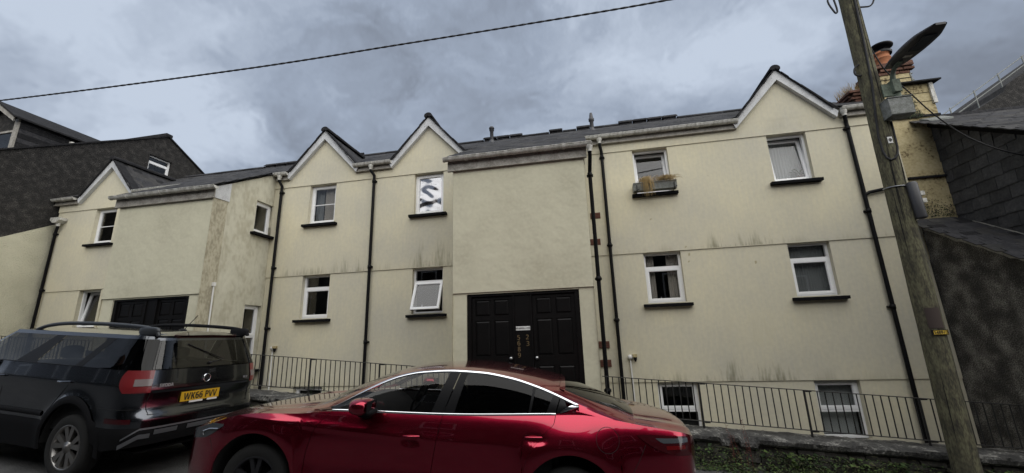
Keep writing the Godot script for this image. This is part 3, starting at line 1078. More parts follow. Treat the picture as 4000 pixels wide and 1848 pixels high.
	for b in [[-10.75, 2.73], [-2.60, 2.76]]:
		lay_slates(roof, Vector3(b[0], roof_y(1.90), 1.90), Vector3(1, 0, 0), up, b[1], 1.72 * slope, 0.25, 0.19, func(x, y): return x > 0.1 and x < b[1] - 0.06 and y < 1.70 * slope, true, int(b[0]) + 50)
	# ridge tiles, some lifted as vents
	rng.seed = 5
	var pr := PackedVector2Array([Vector2(-0.15, -0.085), Vector2(0.0, 0.03), Vector2(0.15, -0.085), Vector2(0.14, -0.11), Vector2(0, 0.005), Vector2(-0.14, -0.11)])
	for k in 48:
		var x := -15.4 + k * 0.452
		var lift := 0.075 if (k in [8, 9, 10, 14, 15, 16, 27, 28, 29, 32, 34, 37, 38, 39, 40]) else 0.0
		var r := nb()
		prism(r, pr, Vector3(x, roof_y(zt) + 0.075 + lift, zt), Vector3(x + 0.44, roof_y(zt) + 0.075 + lift, zt), Vector3(0, 0, 1), Vector3(0, 1, 0))
		if lift > 0:
			bx(r, x + 0.03, x + 0.41, roof_y(zt) - 0.02, roof_y(zt) + 0.06 + lift, zt - 0.09, zt + 0.09)
		part("ridge_tile", r, M.slates[rng.randi() % 2], roof)
	for c in gl:
		gable(t, roof, c, 1.0)
	# flashing strips where the bay roofs meet the gables
	# flues
	for q in [[-2.65, -2.35, 0.0], [0.43, -2.38, 1.0]]:
		var f := nb()
		var o := Vector3(q[0], roof_y(q[1]) - 0.05, q[1])
		if q[2] == 0.0:
			lathe(f, [[0.055, 0.0], [0.055, 0.46], [0.075, 0.47], [0.075, 0.53], [0.085, 0.535], [0.085, 0.56], [0.06, 0.60], [0.0, 0.62]], o, Vector3.UP, 14)
		else:
			lathe(f, [[0.058, 0.0], [0.058, 0.36], [0.082, 0.38], [0.085, 0.45], [0.060, 0.47], [0.05, 0.58], [0.040, 0.60], [0.040, 0.64], [0.0, 0.65]], o, Vector3.UP, 14)
		lathe(f, [[0.12, 0.02], [0.09, 0.10], [0.056, 0.15]], o, Vector3.UP, 14)
		part("flue", f, M.lamp_grey, t)
	# eaves
	for q in [[-15.66, -14.80], [-12.68, -10.80], [-8.04, -7.66], [-5.72, -4.70], [0.14, 3.42], [5.44, 6.36]]:
		var f := nb()
		bx(f, q[0], q[1], 4.30, 4.44, 0.055, 0.10)
		bx(f, q[0], q[1], 4.285, 4.298, 0.052, 0.125)
		part("fascia", f, M.fascia, t)
		var js := []
		var nj := maxi(1, int((q[1] - q[0]) / 1.1))
		for k in nj:
			js.append(lerpf(q[0], q[1], (k + 0.5) / nj))
		gutter(t, q[0], q[1], 4.455, 0.17, js)
	# downpipes
	var zp := 0.085
	downpipe(t, -7.85, zp, 3.98, -1.55, [Vector3(-7.88, 4.40, 0.17), Vector3(-7.88, 4.24, 0.17), Vector3(-7.85, 4.12, zp)], [3.94, 1.92, 0.42])
	downpipe(t, -5.18, zp, 4.02, -1.60, [Vector3(-5.24, 4.40, 0.17), Vector3(-5.24, 4.26, 0.17), Vector3(-5.18, 4.14, zp)], [3.98, 1.78, 0.02])
	downpipe(t, 0.50, zp, 3.98, -1.9, [Vector3(0.47, 4.40, 0.17), Vector3(0.47, 4.22, 0.17), Vector3(0.50, 4.10, zp)], [3.96, 1.90, 0.30])
	downpipe(t, 5.52, zp, 4.10, -2.2, [Vector3(5.47, 4.40, 0.17), Vector3(5.48, 4.26, 0.15), Vector3(5.52, 4.18, zp)], [4.02, 2.22, 0.35])
	downpipe(t, 0.165, 1.62, 2.98, -1.75, [Vector3(0.19, 3.40, 1.88), Vector3(0.19, 3.24, 1.86), Vector3(0.175, 3.10, 1.66)], [2.95, 0.98, -0.9])
	downpipe(t, -15.37, zp, 3.45, -1.1, [Vector3(-15.24, 3.72, 0.14), Vector3(-15.26, 3.60, 0.13)], [3.40, 1.75, 0.4])
	var br := nb()
	tube(br, [Vector3(5.52, 2.55, zp), Vector3(5.62, 2.60, zp), Vector3(6.30, 2.70, zp)], 0.034, 10)
	part("branch_pipe", br, M.black_pipe, t)
	for q in [[-7.88, 4.33, 0.17], [-5.24, 4.33, 0.17], [0.47, 4.33, 0.17], [5.47, 4.33, 0.17], [0.19, 3.36, 1.895]]:
		var o := nb()
		lathe(o, [[0.06, 0.07], [0.06, 0.02], [0.044, -0.01], [0.044, -0.06]], Vector3(q[0], q[1], q[2]), Vector3.UP, 12)
		part("outlet", o, M.gutter, t)
	var hp := nb()
	prism(hp, PackedVector2Array([Vector2(-0.17, 0.06), Vector2(0.17, 0.06), Vector2(0.17, -0.02), Vector2(0.06, -0.10), Vector2(-0.06, -0.10), Vector2(-0.17, -0.02)]), Vector3(-15.27, 3.81, 0.04), Vector3(-15.27, 3.81, 0.24), Vector3(1, 0, 0), Vector3(0, 1, 0))
	lathe(hp, [[0.05, 0.0], [0.05, -0.10]], Vector3(-15.25, 3.72, 0.14), Vector3.UP, 10)
	part("hopper", hp, M.gutter, t)
	# vents in the wall beside the bay
	for q in [[0.245, 2.60], [0.20, 2.00], [0.205, -0.19], [0.21, -0.56]]:
		var v := nb()
		bx(v, q[0] - 0.11, q[0] + 0.11, q[1] - 0.07, q[1] + 0.07, 0.0, 0.038)
		for k in 3:
			bx(v, q[0] - 0.10, q[0] + 0.10, q[1] - 0.05 + k * 0.04, q[1] - 0.03 + k * 0.04, 0.039, 0.052)
		part("air_brick", v, M.terracotta, t)
	# white conduits with a small lamp box
	for q in [[0.70, -0.47, -1.45, 0.09], [-7.65, -0.08, -1.05, 0.06]]:
		var v := nb()
		tube(v, [Vector3(q[0], q[1], 0.04), Vector3(q[0] + 0.01, q[2], 0.04)], 0.016, 8)
		lathe(v, [[0.0, 0.07], [0.045, 0.065], [0.05, 0.0]], Vector3(q[0], q[1] + 0.02, 0.01), Vector3(0, 0, 1), 12)
		part("conduit", v, M.white, t)
		var b := nb()
		bx(b, q[0] + q[3] - 0.035, q[0] + q[3] + 0.045, q[1] + 0.02, q[1] + 0.075, 0.01, 0.10)
		part("box", b, M.yellow, t)
		var c := nb()
		lathe(c, [[0.034, 0.0], [0.030, -0.05], [0.012, -0.085], [0.0, -0.09]], Vector3(q[0] + q[3] + 0.01, q[1] + 0.02, 0.06), Vector3.UP, 10)
		part("lamp_cap", c, M.plastic, t)
	var cv := nb()
	tube(cv, [Vector3(-8.06, 1.34, 1.48), Vector3(-8.06, -1.2, 1.45)], 0.017, 8)
	bx(cv, -8.085, -8.03, 1.31, 1.39, 1.455, 1.515)
	part("conduit", cv, M.white, t)
	# things behind and at the windows
	curtain(Vector3(-6.54, 3.06, -0.20), 0.34, 0.98, M.curtain, "pale curtain drawn to one side behind first floor window left of the pair of gables", 9)
	curtain(Vector3(-6.88, 3.06, -0.24), 0.22, 0.98, M.curtain_dark, "dark curtain edge in first floor window under the gable beside the downpipe", 5)
	curtain(Vector3(1.30, 0.66, -0.24), 0.22, 0.98, M.curtain, "left pale curtain behind ground floor window under the window box", 6)
	curtain(Vector3(1.80, 0.66, -0.24), 0.27, 0.98, M.curtain, "right pale curtain behind ground floor window under the window box", 7)
	curtain(Vector3(4.37, 0.66, -0.24), 0.70, 0.98, M.curtain_dark, "grey pleated curtain across ground floor window beside the telegraph pole", 16)
	curtain(Vector3(4.37, 3.06, -0.34), 0.70, 0.98, M.net, "pale net curtain behind tilted window in the right gable", 12)
	var bl := thing("vertical_blind", "pale green vertical blind inside the basement window nearest the telegraph pole", "blind", Vector3(4.37, -1.9, -0.28))
	for k in 15:
		var b := nb()
		var x := 4.05 + k * 0.046
		box(b, Vector3(x, -1.45, -0.28), Vector3(0.050, 0.93, 0.003), Basis(Vector3.UP, 0.22))
		part("slat", b, M.blind, bl)
	var np := thing("paper_notice", "white paper notice inside the tall window on the side of the left bay", "notice", Vector3(-8.24, -0.1, 0.36))
	var pq := nb()
	bx(pq, -8.242, -8.24, -0.02, 0.20, 0.25, 0.42)
	part("sheet", pq, M.white, np)

func curtain(c: Vector3, w: float, h: float, m: Material, label: String, folds: int) -> void:
	var t := thing("curtain", label, "curtain", c)
	var st := nb()
	patch(st, folds * 8, 6, func(s, v): return c + Vector3((s - 0.5) * w, v * h, sin(s * folds * TAU) * (0.016 - 0.006 * v) + 0.01 * sin(s * 13.0 + v * 2.0)))
	part("cloth", st, m, t)

func window_box() -> void:
	var t := thing("window_box", "grey plastic window box of dried straw coloured grass on the first floor sill", "planter", Vector3(1.56, 2.99, 0.14))
	var st := nb()
	var prof := PackedVector2Array([Vector2(-0.075, 0), Vector2(0.075, 0), Vector2(0.10, 0.15), Vector2(0.115, 0.15), Vector2(0.115, 0.165), Vector2(-0.115, 0.165), Vector2(-0.115, 0.15), Vector2(-0.10, 0.15)])
	prism(st, prof, Vector3(1.10, 3.03, 0.17), Vector3(2.00, 3.03, 0.17), Vector3(0, 0, 1), Vector3(0, 1, 0))
	part("box", st, M.grey_metal, t)
	for x in [1.17, 1.94]:
		var b := nb()
		tube(b, [Vector3(x, 3.14, 0.295), Vector3(x, 3.05, 0.275), Vector3(x, 3.0, 0.26), Vector3(x, 3.0, 0.10)], 0.009, 6)
		tube(b, [Vector3(x, 3.03, 0.27), Vector3(x + 0.05, 3.04, 0.31)], 0.008, 6)
		part("bracket", b, M.iron, t)
	var g := nb()
	rng.seed = 8
	for k in 420:
		var tuft := rng.randf()
		var left := tuft < 0.5
		var x := rng.randfn(1.36, 0.06) if left else rng.randfn(1.76, 0.09)
		var o := Vector3(x, 3.19, 0.17 + rng.randf_range(-0.05, 0.05))
		var dx := rng.randf_range(-0.06, 0.14) if left else rng.randf_range(-0.12, 0.24)
		var dz := rng.randf_range(0.06, 0.22)
		var drop := rng.randf_range(-0.36, 0.0) if left else rng.randf_range(-0.06, 0.10)
		var h := rng.randf_range(0.05, 0.15)
		var p := [o, o + Vector3(dx * 0.35, h, dz * 0.5), o + Vector3(dx * 0.8, h * 0.5 + drop * 0.35, dz * 0.9), o + Vector3(dx, drop, dz)]
		tube(g, p, [0.003, 0.0028, 0.0022, 0.0006], 3, false)
	var gs := part("dried_grass", g, M.straw, t)
	gs.set_meta("kind", "stuff")
	# the pot plant at the other window
	var pp := thing("pot_plant", "leafy pot plant inside the tilted window of the right gable", "plant", Vector3(4.62, 3.06, -0.24))
	var pot := nb()
	lathe(pot, [[0.0, 0.0], [0.05, 0.0], [0.07, 0.12], [0.062, 0.12]], Vector3(4.62, 3.07, -0.25), Vector3.UP, 12)
	part("pot", pot, M.terracotta, pp)
	for k in 8:
		var lf := nb()
		var a := k * 0.8 + 0.3
		var d := Vector3(cos(a), 0, sin(a) * 0.35)
		var o := Vector3(4.62, 3.19, -0.25)
		var ln := 0.17 + 0.03 * (k % 3)
		patch(lf, 2, 6, func(s, v):
			var wd: float = sin(v * PI * 0.95) * 0.03 + 0.003
			return o + d * v * ln + Vector3(0, 0.22 * v - 0.2 * v * v + 0.05 * (k % 2) + 0.02 * k * v, 0) + Vector3(-d.z, 0.6, d.x) * (s - 0.5) * wd * 2)
		part("leaf", lf, M.leaf[1], pp)

# ---------------------------------------------------------------- wall, railings, plants by the street
func low_wall(x0: float, x1: float, top: Callable, label: String) -> Node3D:
	var t := thing("stone_wall", label, "wall", Vector3((x0 + x1) / 2, road_y((x0 + x1) / 2), 1.9), "low stone walls below the railings")
	# cement coping, uneven along its length
	var n := FastNoiseLite.new()
	n.seed = 15
	n.frequency = 1.3
	n.fractal_octaves = 4
	var st := nb()
	var zs := [1.56, 1.565, 1.66, 1.76, 1.86, 1.95, 2.03, 2.09, 2.12, 2.11, 2.06, 2.00]
	var ds := [-0.14, 0.0, 0.004, 0.0, 0.0, -0.002, -0.005, -0.012, -0.035, -0.085, -0.12, -0.13]
	var nx := int((x1 - x0) / 0.035)
	patch(st, nx, zs.size() - 1, func(s, v):
		var i := int(round(v * (zs.size() - 1)))
		var x := lerpf(x0, x1, s)
		var e: float = n.get_noise_2d(x * 2.0, i * 0.35)
		var f: float = n.get_noise_2d(x * 0.9, 40.0)
		var h: float = n.get_noise_2d(x * 7.0, i * 2.3 + 9.0)
		return Vector3(x, top.call(x) + ds[i] + e * 0.020 + h * 0.008 + (-0.06 if f > 0.28 and i > 6 else 0.0), zs[i] + (e * 0.035 + h * 0.014 - maxf(f, 0) * 0.05 if i > 4 else 0.0)), -1)
	part("coping", st, M.coping, t)
	var core := nb()
	for k in int((x1 - x0) / 0.25) + 1:
		var xa := x0 + k * 0.25
		var xb := minf(xa + 0.25, x1)
		if xb > xa + 0.01:
			bx(core, xa, xb, road_y(xa) - 0.25, top.call(xb) - 0.06, 1.60, 1.99)
	part("core", core, M.void, t)
	# courses of rough slatey stone
	rng.seed = int(x0 * 10) + 500
	var ms := []
	for k in 8:
		var m := nb()
		var j := func(): return rng.randf_range(-0.07, 0.07)
		var p := []
		for i in 8:
			p.append(Vector3((0.5 if i & 1 else -0.5) + j.call() * 0.6, (0.5 if i & 2 else -0.5) + j.call() * 1.4, (0.5 if i & 4 else -0.5) + j.call()))
		quad(m, p[6], p[7], p[5], p[4])
		quad(m, p[7], p[3], p[1], p[5])
		quad(m, p[2], p[6], p[4], p[0])
		quad(m, p[2], p[3], p[7], p[6])
		quad(m, p[4], p[5], p[1], p[0])
		ms.append(done(m))
	var yrow := 0.0
	for r in 6:
		var hh := [0.075, 0.06, 0.085, 0.055, 0.07, 0.08][r] as float
		var x := x0 + rng.randf_range(0, 0.1)
		while x < x1 - 0.05:
			var w := rng.randf_range(0.13, 0.34)
			var yy: float = top.call(x + w / 2) - 0.125 - yrow - hh / 2
			if yy > road_y(x) - 0.02 and x + w < x1 + 0.03:
				inst("stone", ms[rng.randi() % 8], M.stone[rng.randi() % 4], t, Vector3(x + w / 2, yy, 1.97), Basis(Vector3(0, 0, 1), -0.07 + rng.randf_range(-0.02, 0.02)).scaled_local(Vector3(w * 0.96, hh * 0.92, rng.randf_range(0.10, 0.17))))
			x += w
		yrow += hh
	return t

func railing(x0: float, x1: float, top: Callable, bot: Callable, foot: Callable, posts: Array, label: String) -> void:
	var t := thing("railing", label, "railing", Vector3((x0 + x1) / 2, foot.call((x0 + x1) / 2), 1.75), "black iron railings in front of the flats")
	var rails := [top, bot]
	for k in 2:
		var st := nb()
		var a := Vector3(x0, rails[k].call(x0), 1.75)
		var b := Vector3(x1, rails[k].call(x1), 1.75)
		var d := (b - a).normalized()
		var bs := Basis(d, Vector3(0, 0, 1).cross(d), Vector3(0, 0, 1))
		cbox(st, (a + b) / 2, Vector3(a.distance_to(b), 0.011 if k == 0 else 0.010, 0.038), 0.003, bs)
		part(["top_rail", "bottom_rail"][k], st, M.iron, t)
	for p in posts:
		if p < x0 or p > x1:
			continue
		var st := nb()
		cyl(st, Vector3(p, foot.call(p) - 0.03, 1.75), Vector3(p, top.call(p) - 0.004, 1.75), 0.0165)
		bx(st, p + 0.02, p + 0.10, bot.call(p) - 0.028, bot.call(p) - 0.008, 1.742, 1.758)
		bx(st, p + 0.02, p + 0.10, top.call(p) - 0.026, top.call(p) - 0.008, 1.742, 1.758)
		part("post", st, M.iron, t)
	var x := x0 + 0.06
	var bm := nb()
	tube(bm, [Vector3(0, -0.5, 0), Vector3(0, 0.5, 0)], 0.0085, 7)
	var mesh := done(bm)
	rng.seed = 77
	while x < x1:
		var near := false
		for p in posts:
			if absf(p - x) < 0.05:
				near = true
		if not near:
			var y0: float = bot.call(x)
			var y1: float = top.call(x)
			inst("bar", mesh, M.iron, t, Vector3(x, (y0 + y1) / 2, 1.75), Basis(Vector3(0, 0, 1), rng.randf_range(-0.006, 0.006)).scaled_local(Vector3(1, y1 - y0 - 0.004, 1)))
		x += 0.1025

func cyl(st: SurfaceTool, a: Vector3, b: Vector3, r: float, n := 8) -> void:
	tube(st, [a, b], r, n)

func leaf(st: SurfaceTool, o: Vector3, d: Vector3, up: Vector3, l: float, w: float) -> void:
	var s := d.cross(up).normalized() * w
	var m := o + d * l * 0.45 + up * l * 0.10
	var e := o + d * l - up * l * 0.05
	tri(st, o, m + s, e)
	tri(st, o, e, m - s)

func greenery() -> void:
	rng.seed = 31
	var n := FastNoiseLite.new()
	n.seed = 2
	n.frequency = 0.9
	for side in [0, 1, 2]:
		var sts := [nb(), nb(), nb(), nb()]
		var x0 := [0.15, -8.0, -15.3][side] as float
		var x1 := [6.3, -2.7, -10.8][side] as float
		var num := [11000, 4500, 2000][side] as int
		for k in num:
			var x := rng.randf_range(x0, x1)
			var dens := n.get_noise_1d(x) * 0.9 + (0.42 if side == 0 else 0.34) + (0.20 if x > 2.4 else 0.0)
			var t: float = wall_top(x) - 0.17
			var g := road_y(x)
			var v := pow(rng.randf(), 1.5)
			if rng.randf() > dens + (0.35 if v < 0.3 else 0.0):
				continue
			var y := lerpf(g + 0.01, t, v)
			var z := 2.06 + (1.0 - v) * rng.randf_range(0.0, 0.20) + rng.randf_range(0, 0.07)
			var a := rng.randf() * TAU
			var d := Vector3(cos(a), rng.randf_range(-0.5, 0.5), sin(a) * 0.7 + 0.45).normalized()
			var up := Vector3(rng.randf_range(-0.4, 0.4), 1, rng.randf_range(-0.2, 0.6)).normalized()
			var big := rng.randf() < 0.05
			leaf(sts[rng.randi() % 4], Vector3(x, y, z), d, up, rng.randf_range(0.05, 0.085) if big else rng.randf_range(0.014, 0.036), rng.randf_range(0.022, 0.04) if big else rng.randf_range(0.006, 0.014))
		# thin trailing stems
		for k in num / 90:
			var x := rng.randf_range(x0, x1)
			var p := Vector3(x, lerpf(road_y(x), wall_top(x) - 0.15, rng.randf()), 2.1)
			var q := p + Vector3(rng.randf_range(-0.2, 0.2), rng.randf_range(-0.12, 0.12), rng.randf_range(0, 0.15))
			tube(sts[3], [p, (p + q) / 2 + Vector3(0, 0.03, 0.03), q], 0.0025, 3, false)
		var t2 := thing("ground_cover", ["green ivy and weeds growing at the foot of the right stone wall", "green weeds on the stone wall between the two parked cars", "weeds at the wall hidden behind the grey car"][side], "weeds", Vector3((x0 + x1) / 2, road_y((x0 + x1) / 2), 2.15))
		t2.set_meta("kind", "stuff")
		for k in 4:
			var p := part("foliage", sts[k], M.leaf[k], t2)
			p.set_meta("kind", "stuff")
	# a reddish weed standing up in front of the coping
	var w := thing("willowherb", "thin reddish weed rising past the coping beside the red car's boot", "plant", Vector3(2.0, road_y(2.0), 2.16))
	var stem := nb()
	var lv := nb()
	for k in 5:
		var b := Vector3(1.78 + k * 0.07, road_y(2.0), 2.15)
		var tip := b + Vector3(rng.randf_range(-0.12, 0.08), rng.randf_range(0.42, 0.72), rng.randf_range(-0.08, 0.02))
		tube(stem, [b, b.lerp(tip, 0.5) + Vector3(0.02, 0, 0.01), tip], [0.004, 0.003, 0.0015], 4, false)
		for i in 16:
			var o := b.lerp(tip, 0.25 + 0.05 * i)
			var a := rng.randf() * TAU
			leaf(lv, o, Vector3(cos(a), 0.5, sin(a)).normalized(), Vector3.UP, rng.randf_range(0.025, 0.05), 0.006)
	part("stem", stem, M.red_leaf, w)
	part("leaves", lv, M.red_leaf, w)
	# small weeds on the strip behind the left railing
	var w2 := thing("seedling_weed", "spindly green weeds by the basement window behind the left railing", "plant", Vector3(-5.9, -1.5, 0.5))
	var s2 := nb()
	for k in 6:
		var b := Vector3(-6.15 + k * 0.12, -1.5, 0.5 + 0.1 * (k % 2))
		var tip := b + Vector3(rng.randf_range(-0.06, 0.06), rng.randf_range(0.35, 0.85), 0)
		tube(s2, [b, tip], 0.003, 3, false)
		for i in 12:
			leaf(s2, b.lerp(tip, 0.1 + 0.075 * i), Vector3(rng.randf_range(-1, 1), 0.4, rng.randf_range(-1, 1)).normalized(), Vector3.UP, 0.05, 0.012)
	part("stem", s2, M.leaf[1], w2)
	# scrap of litter
	var li := thing("litter", "crumpled scrap of white paper on the tarmac by the weeds", "litter", Vector3(1.95, road_y(1.95), 2.62))
	var ls := nb()
	var o := Vector3(1.95, road_y(1.95) + 0.02, 2.62)
	patch(ls, 6, 5, func(s, v): return o + Vector3((s - 0.5) * 0.13, 0.018 * sin(s * 7 + v * 5) + 0.012 * cos(v * 9), (v - 0.5) * 0.06), -1)
	part("scrap", ls, M.white, li)

func wall_top(x: float) -> float:
	return -1.44 - 0.0707 * (x - 1.57) if x > -2.0 else -0.80 - 0.0874 * (x + 6.79) if x > -9.5 else -0.36 - 0.07 * (x + 11.0)

# ---------------------------------------------------------------- neighbours
func left_house() -> void:
	var X := -15.64
	var t := thing("rendered_house", "dark rough rendered house end with cream painted lower wall left of the flats", "house", Vector3(X - 3, road_y(X), 0))
	var ry := func(z: float) -> float: return 8.0 - 0.60 * (z + 2.7) if z > -2.7 else 8.0 + 0.54 * (z + 2.7)
	var wz := [-3.02, -2.20]
	var wy := [6.28, 7.06]
	var st := nb()
	# gable end with its window opening, cut into strips along z
	var zs := [-8.0, -2.7, -3.02, -2.20, 0.0, 3.0]
	zs.sort()
	for i in zs.size() - 1:
		var a: float = zs[i]
		var b: float = zs[i + 1]
		var mid := (a + b) / 2
		if mid > wz[0] and mid < wz[1]:
			quad(st, Vector3(X, wy[1], a), Vector3(X, ry.call(a), a), Vector3(X, ry.call(b), b), Vector3(X, wy[1], b))
			quad(st, Vector3(X, -2, a), Vector3(X, wy[0], a), Vector3(X, wy[0], b), Vector3(X, -2, b))
		else:
			quad(st, Vector3(X, -2, a), Vector3(X, ry.call(a), a), Vector3(X, ry.call(b), b), Vector3(X, -2, b))
	for q in [[wz[0], wy[0], wz[0], wy[1]], [wz[0], wy[1], wz[1], wy[1]], [wz[1], wy[1], wz[1], wy[0]], [wz[1], wy[0], wz[0], wy[0]]]:
		quad(st, Vector3(X, q[1], q[0]), Vector3(X, q[3], q[2]), Vector3(X - 0.16, q[3], q[2]), Vector3(X - 0.16, q[1], q[0]))
	quad(st, Vector3(X, -2, 3), Vector3(X, ry.call(3.0), 3), Vector3(X - 7, ry.call(3.0), 3), Vector3(X - 7, -2, 3))
	bx(st, X - 7.1, X - 7, -2, 4.5, -8, 3)
	bx(st, X - 7, X - 0.01, -2, 5.0, -8.05, -7.95)
	bx(st, X - 0.9, X - 0.8, 5.8, 7.3, -3.5, -1.8)
	part("wall", st, M.dark_render, t)
	var lo := nb()
	prism(lo, PackedVector2Array([Vector2(-0.3, -2), Vector2(2.99, -2), Vector2(2.99, 3.74 - 0.605 * 2.99), Vector2(-0.3, 3.92)]), Vector3(X - 0.005, 0, 0), Vector3(X + 0.022, 0, 0), Vector3(0, 0, 1), Vector3(0, 1, 0))
	part("painted_wall", lo, M.cream_rough, t)
	var rf := nb()
	for s in [[-2.7, 3.2], [-8.2, -2.7]]:
		var a: float = s[0]
		var b: float = s[1]
		for k in [0.05, 0.0]:
			quad(rf, Vector3(X + 0.06, ry.call(a) + k, a), Vector3(X - 7.2, ry.call(a) + k, a), Vector3(X - 7.2, ry.call(b) + k, b), Vector3(X + 0.06, ry.call(b) + k, b))
		quad(rf, Vector3(X + 0.06, ry.call(a) + 0.05, a), Vector3(X + 0.06, ry.call(b) + 0.05, b), Vector3(X + 0.06, ry.call(b), b), Vector3(X + 0.06, ry.call(a), a))
	part("roof", rf, M.slates[0], t)
	var rc := nb()
	bx(rc, X - 7.2, X + 0.07, 8.0, 8.11, -2.82, -2.58)
	part("ridge", rc, M.slates[0], t)
	# attic window in the gable end
	window(t, Vector3(X - 0.10, wy[0], (wz[0] + wz[1]) / 2), wz[1] - wz[0], wy[1] - wy[0], "transom", PI / 2, false)
	# dormer on the street side slope
	var xc := X - 0.95
	var cheek := nb()
	var zf := 0.82
	prism(cheek, PackedVector2Array([Vector2(zf, 5.9), Vector2(zf, 6.93), Vector2(-1.0, 6.99), Vector2(-0.9, 6.9)]), Vector3(xc - 0.03, 0, 0), Vector3(xc, 0, 0), Vector3(0, 0, 1), Vector3(0, 1, 0))
	prism(cheek, PackedVector2Array([Vector2(zf, 5.9), Vector2(zf, 6.93), Vector2(-1.0, 6.99), Vector2(-0.9, 6.9)]), Vector3(xc - 1.44, 0, 0), Vector3(xc - 1.41, 0, 0), Vector3(0, 0, 1), Vector3(0, 1, 0))
	var dm := part("dormer", cheek, M.slates[1], t)
	for r in 6:
		var v := nb()
		var y := 6.05 + r * 0.15
		bx(v, xc + 0.001, xc + 0.010, y, y + 0.135, -0.9 + (6 - r) * 0.02, zf - 0.02)
		part("slate_course", v, M.slates[r % 2], dm)
	var fr := nb()
	bx(fr, xc - 0.12, xc + 0.02, 5.9, 6.93, zf, zf + 0.05)
	bx(fr, xc - 1.44, xc - 1.30, 5.9, 6.93, zf, zf + 0.05)
	bx(fr, xc - 1.30, xc - 0.12, 6.50, 6.56, zf, zf + 0.05)
	bx(fr, xc - 1.30, xc - 0.12, 5.85, 5.95, zf, zf + 0.05)
	for s in [-1.0, 1.0]:
		var a := Vector3(xc - 0.72, 7.46, zf + 0.22)
		var b := Vector3(xc - 0.72 + s * 0.85, 6.86, zf + 0.22)
		quad(fr, a, b, b + Vector3(0, -0.12, 0), a + Vector3(0, -0.15, 0))
		quad(fr, a + Vector3(0, 0, -0.03), b + Vector3(0, 0, -0.03), b + Vector3(0, -0.12, -0.03), a + Vector3(0, -0.15, -0.03))
	part("frame", fr, M.fascia, dm)
	var fg := nb()
	tri(fg, Vector3(xc - 0.72, 7.34, zf + 0.01), Vector3(xc, 6.85, zf + 0.01), Vector3(xc - 1.42, 6.85, zf + 0.01))
	quad(fg, Vector3(xc - 1.42, 6.86, zf + 0.011), Vector3(xc, 6.86, zf + 0.011), Vector3(xc, 6.55, zf + 0.011), Vector3(xc - 1.42, 6.55, zf + 0.011))
	part("gable_board", fg, M.dark_render, dm)
	var gp := nb()
	quad(gp, Vector3(xc - 1.30, 6.50, zf + 0.02), Vector3(xc - 0.12, 6.50, zf + 0.02), Vector3(xc - 0.12, 5.95, zf + 0.02), Vector3(xc - 1.30, 5.95, zf + 0.02))
	part("pane", gp, M.pane, dm)
	var dr := nb()
	for s in [-1.0, 1.0]:
		var a := Vector3(xc - 0.72, 7.50, zf + 0.26)
		var b := Vector3(xc - 0.72 + s * 0.92, 6.86, zf + 0.26)
		var k := Vector3(0, 0, -2.8)
		for e in [Vector3.ZERO, Vector3(0, 0.05, 0)]:
			quad(dr, a + e, b + e, b + e + k, a + e + k)
		quad(dr, b, b + Vector3(0, 0.05, 0), b + Vector3(0, 0.05, 0) + k, b + k)
		quad(dr, a, b, b + Vector3(0, 0.05, 0), a + Vector3(0, 0.05, 0))
	part("dormer_roof", dr, M.slates[0], dm)
	var vt := nb()
	lathe(vt, [[0.07, 0], [0.07, 0.10], [0.0, 0.11]], Vector3(xc + 0.10, 6.66, -0.42), Vector3.UP, 10)
	part("vent", vt, M.gutter, dm)

func brick_course(parent: Node, x0: float, x1: float, z0: float, z1: float, y: float, off: bool) -> void:
	# bricks round the four sides of a stack
	var bm := nb()
	cbox(bm, Vector3.ZERO, Vector3(0.205, 0.058, 0.10), 0.006)
	var mesh := done(bm)
	for side in 4:
		var l := x1 - x0 if side < 2 else z1 - z0
		var n := int(round(l / 0.215))
		for k in n:
			var f := (k + 0.5) / n
			var s := l / n / 0.215
			var jit := Vector3(rng.randf_range(-0.006, 0.006), 0, rng.randf_range(-0.006, 0.008))
			var p: Vector3
			var b := Basis.IDENTITY
			if side == 0:
				p = Vector3(lerpf(x0, x1, f) + (0.05 if off else 0.0), y, z1 - 0.05)
			elif side == 1:
				p = Vector3(lerpf(x0, x1, f), y, z0 + 0.05)
			else:
				b = Basis(Vector3.UP, PI / 2)
				p = Vector3(x1 - 0.052 if side == 2 else x0 + 0.052, y, lerpf(z0 + 0.1, z1 - 0.1, f))
			inst("brick", mesh, M.brick[rng.randi() % 4], parent, p + jit, b.scaled_local(Vector3(s * 0.97, 1, 1)))

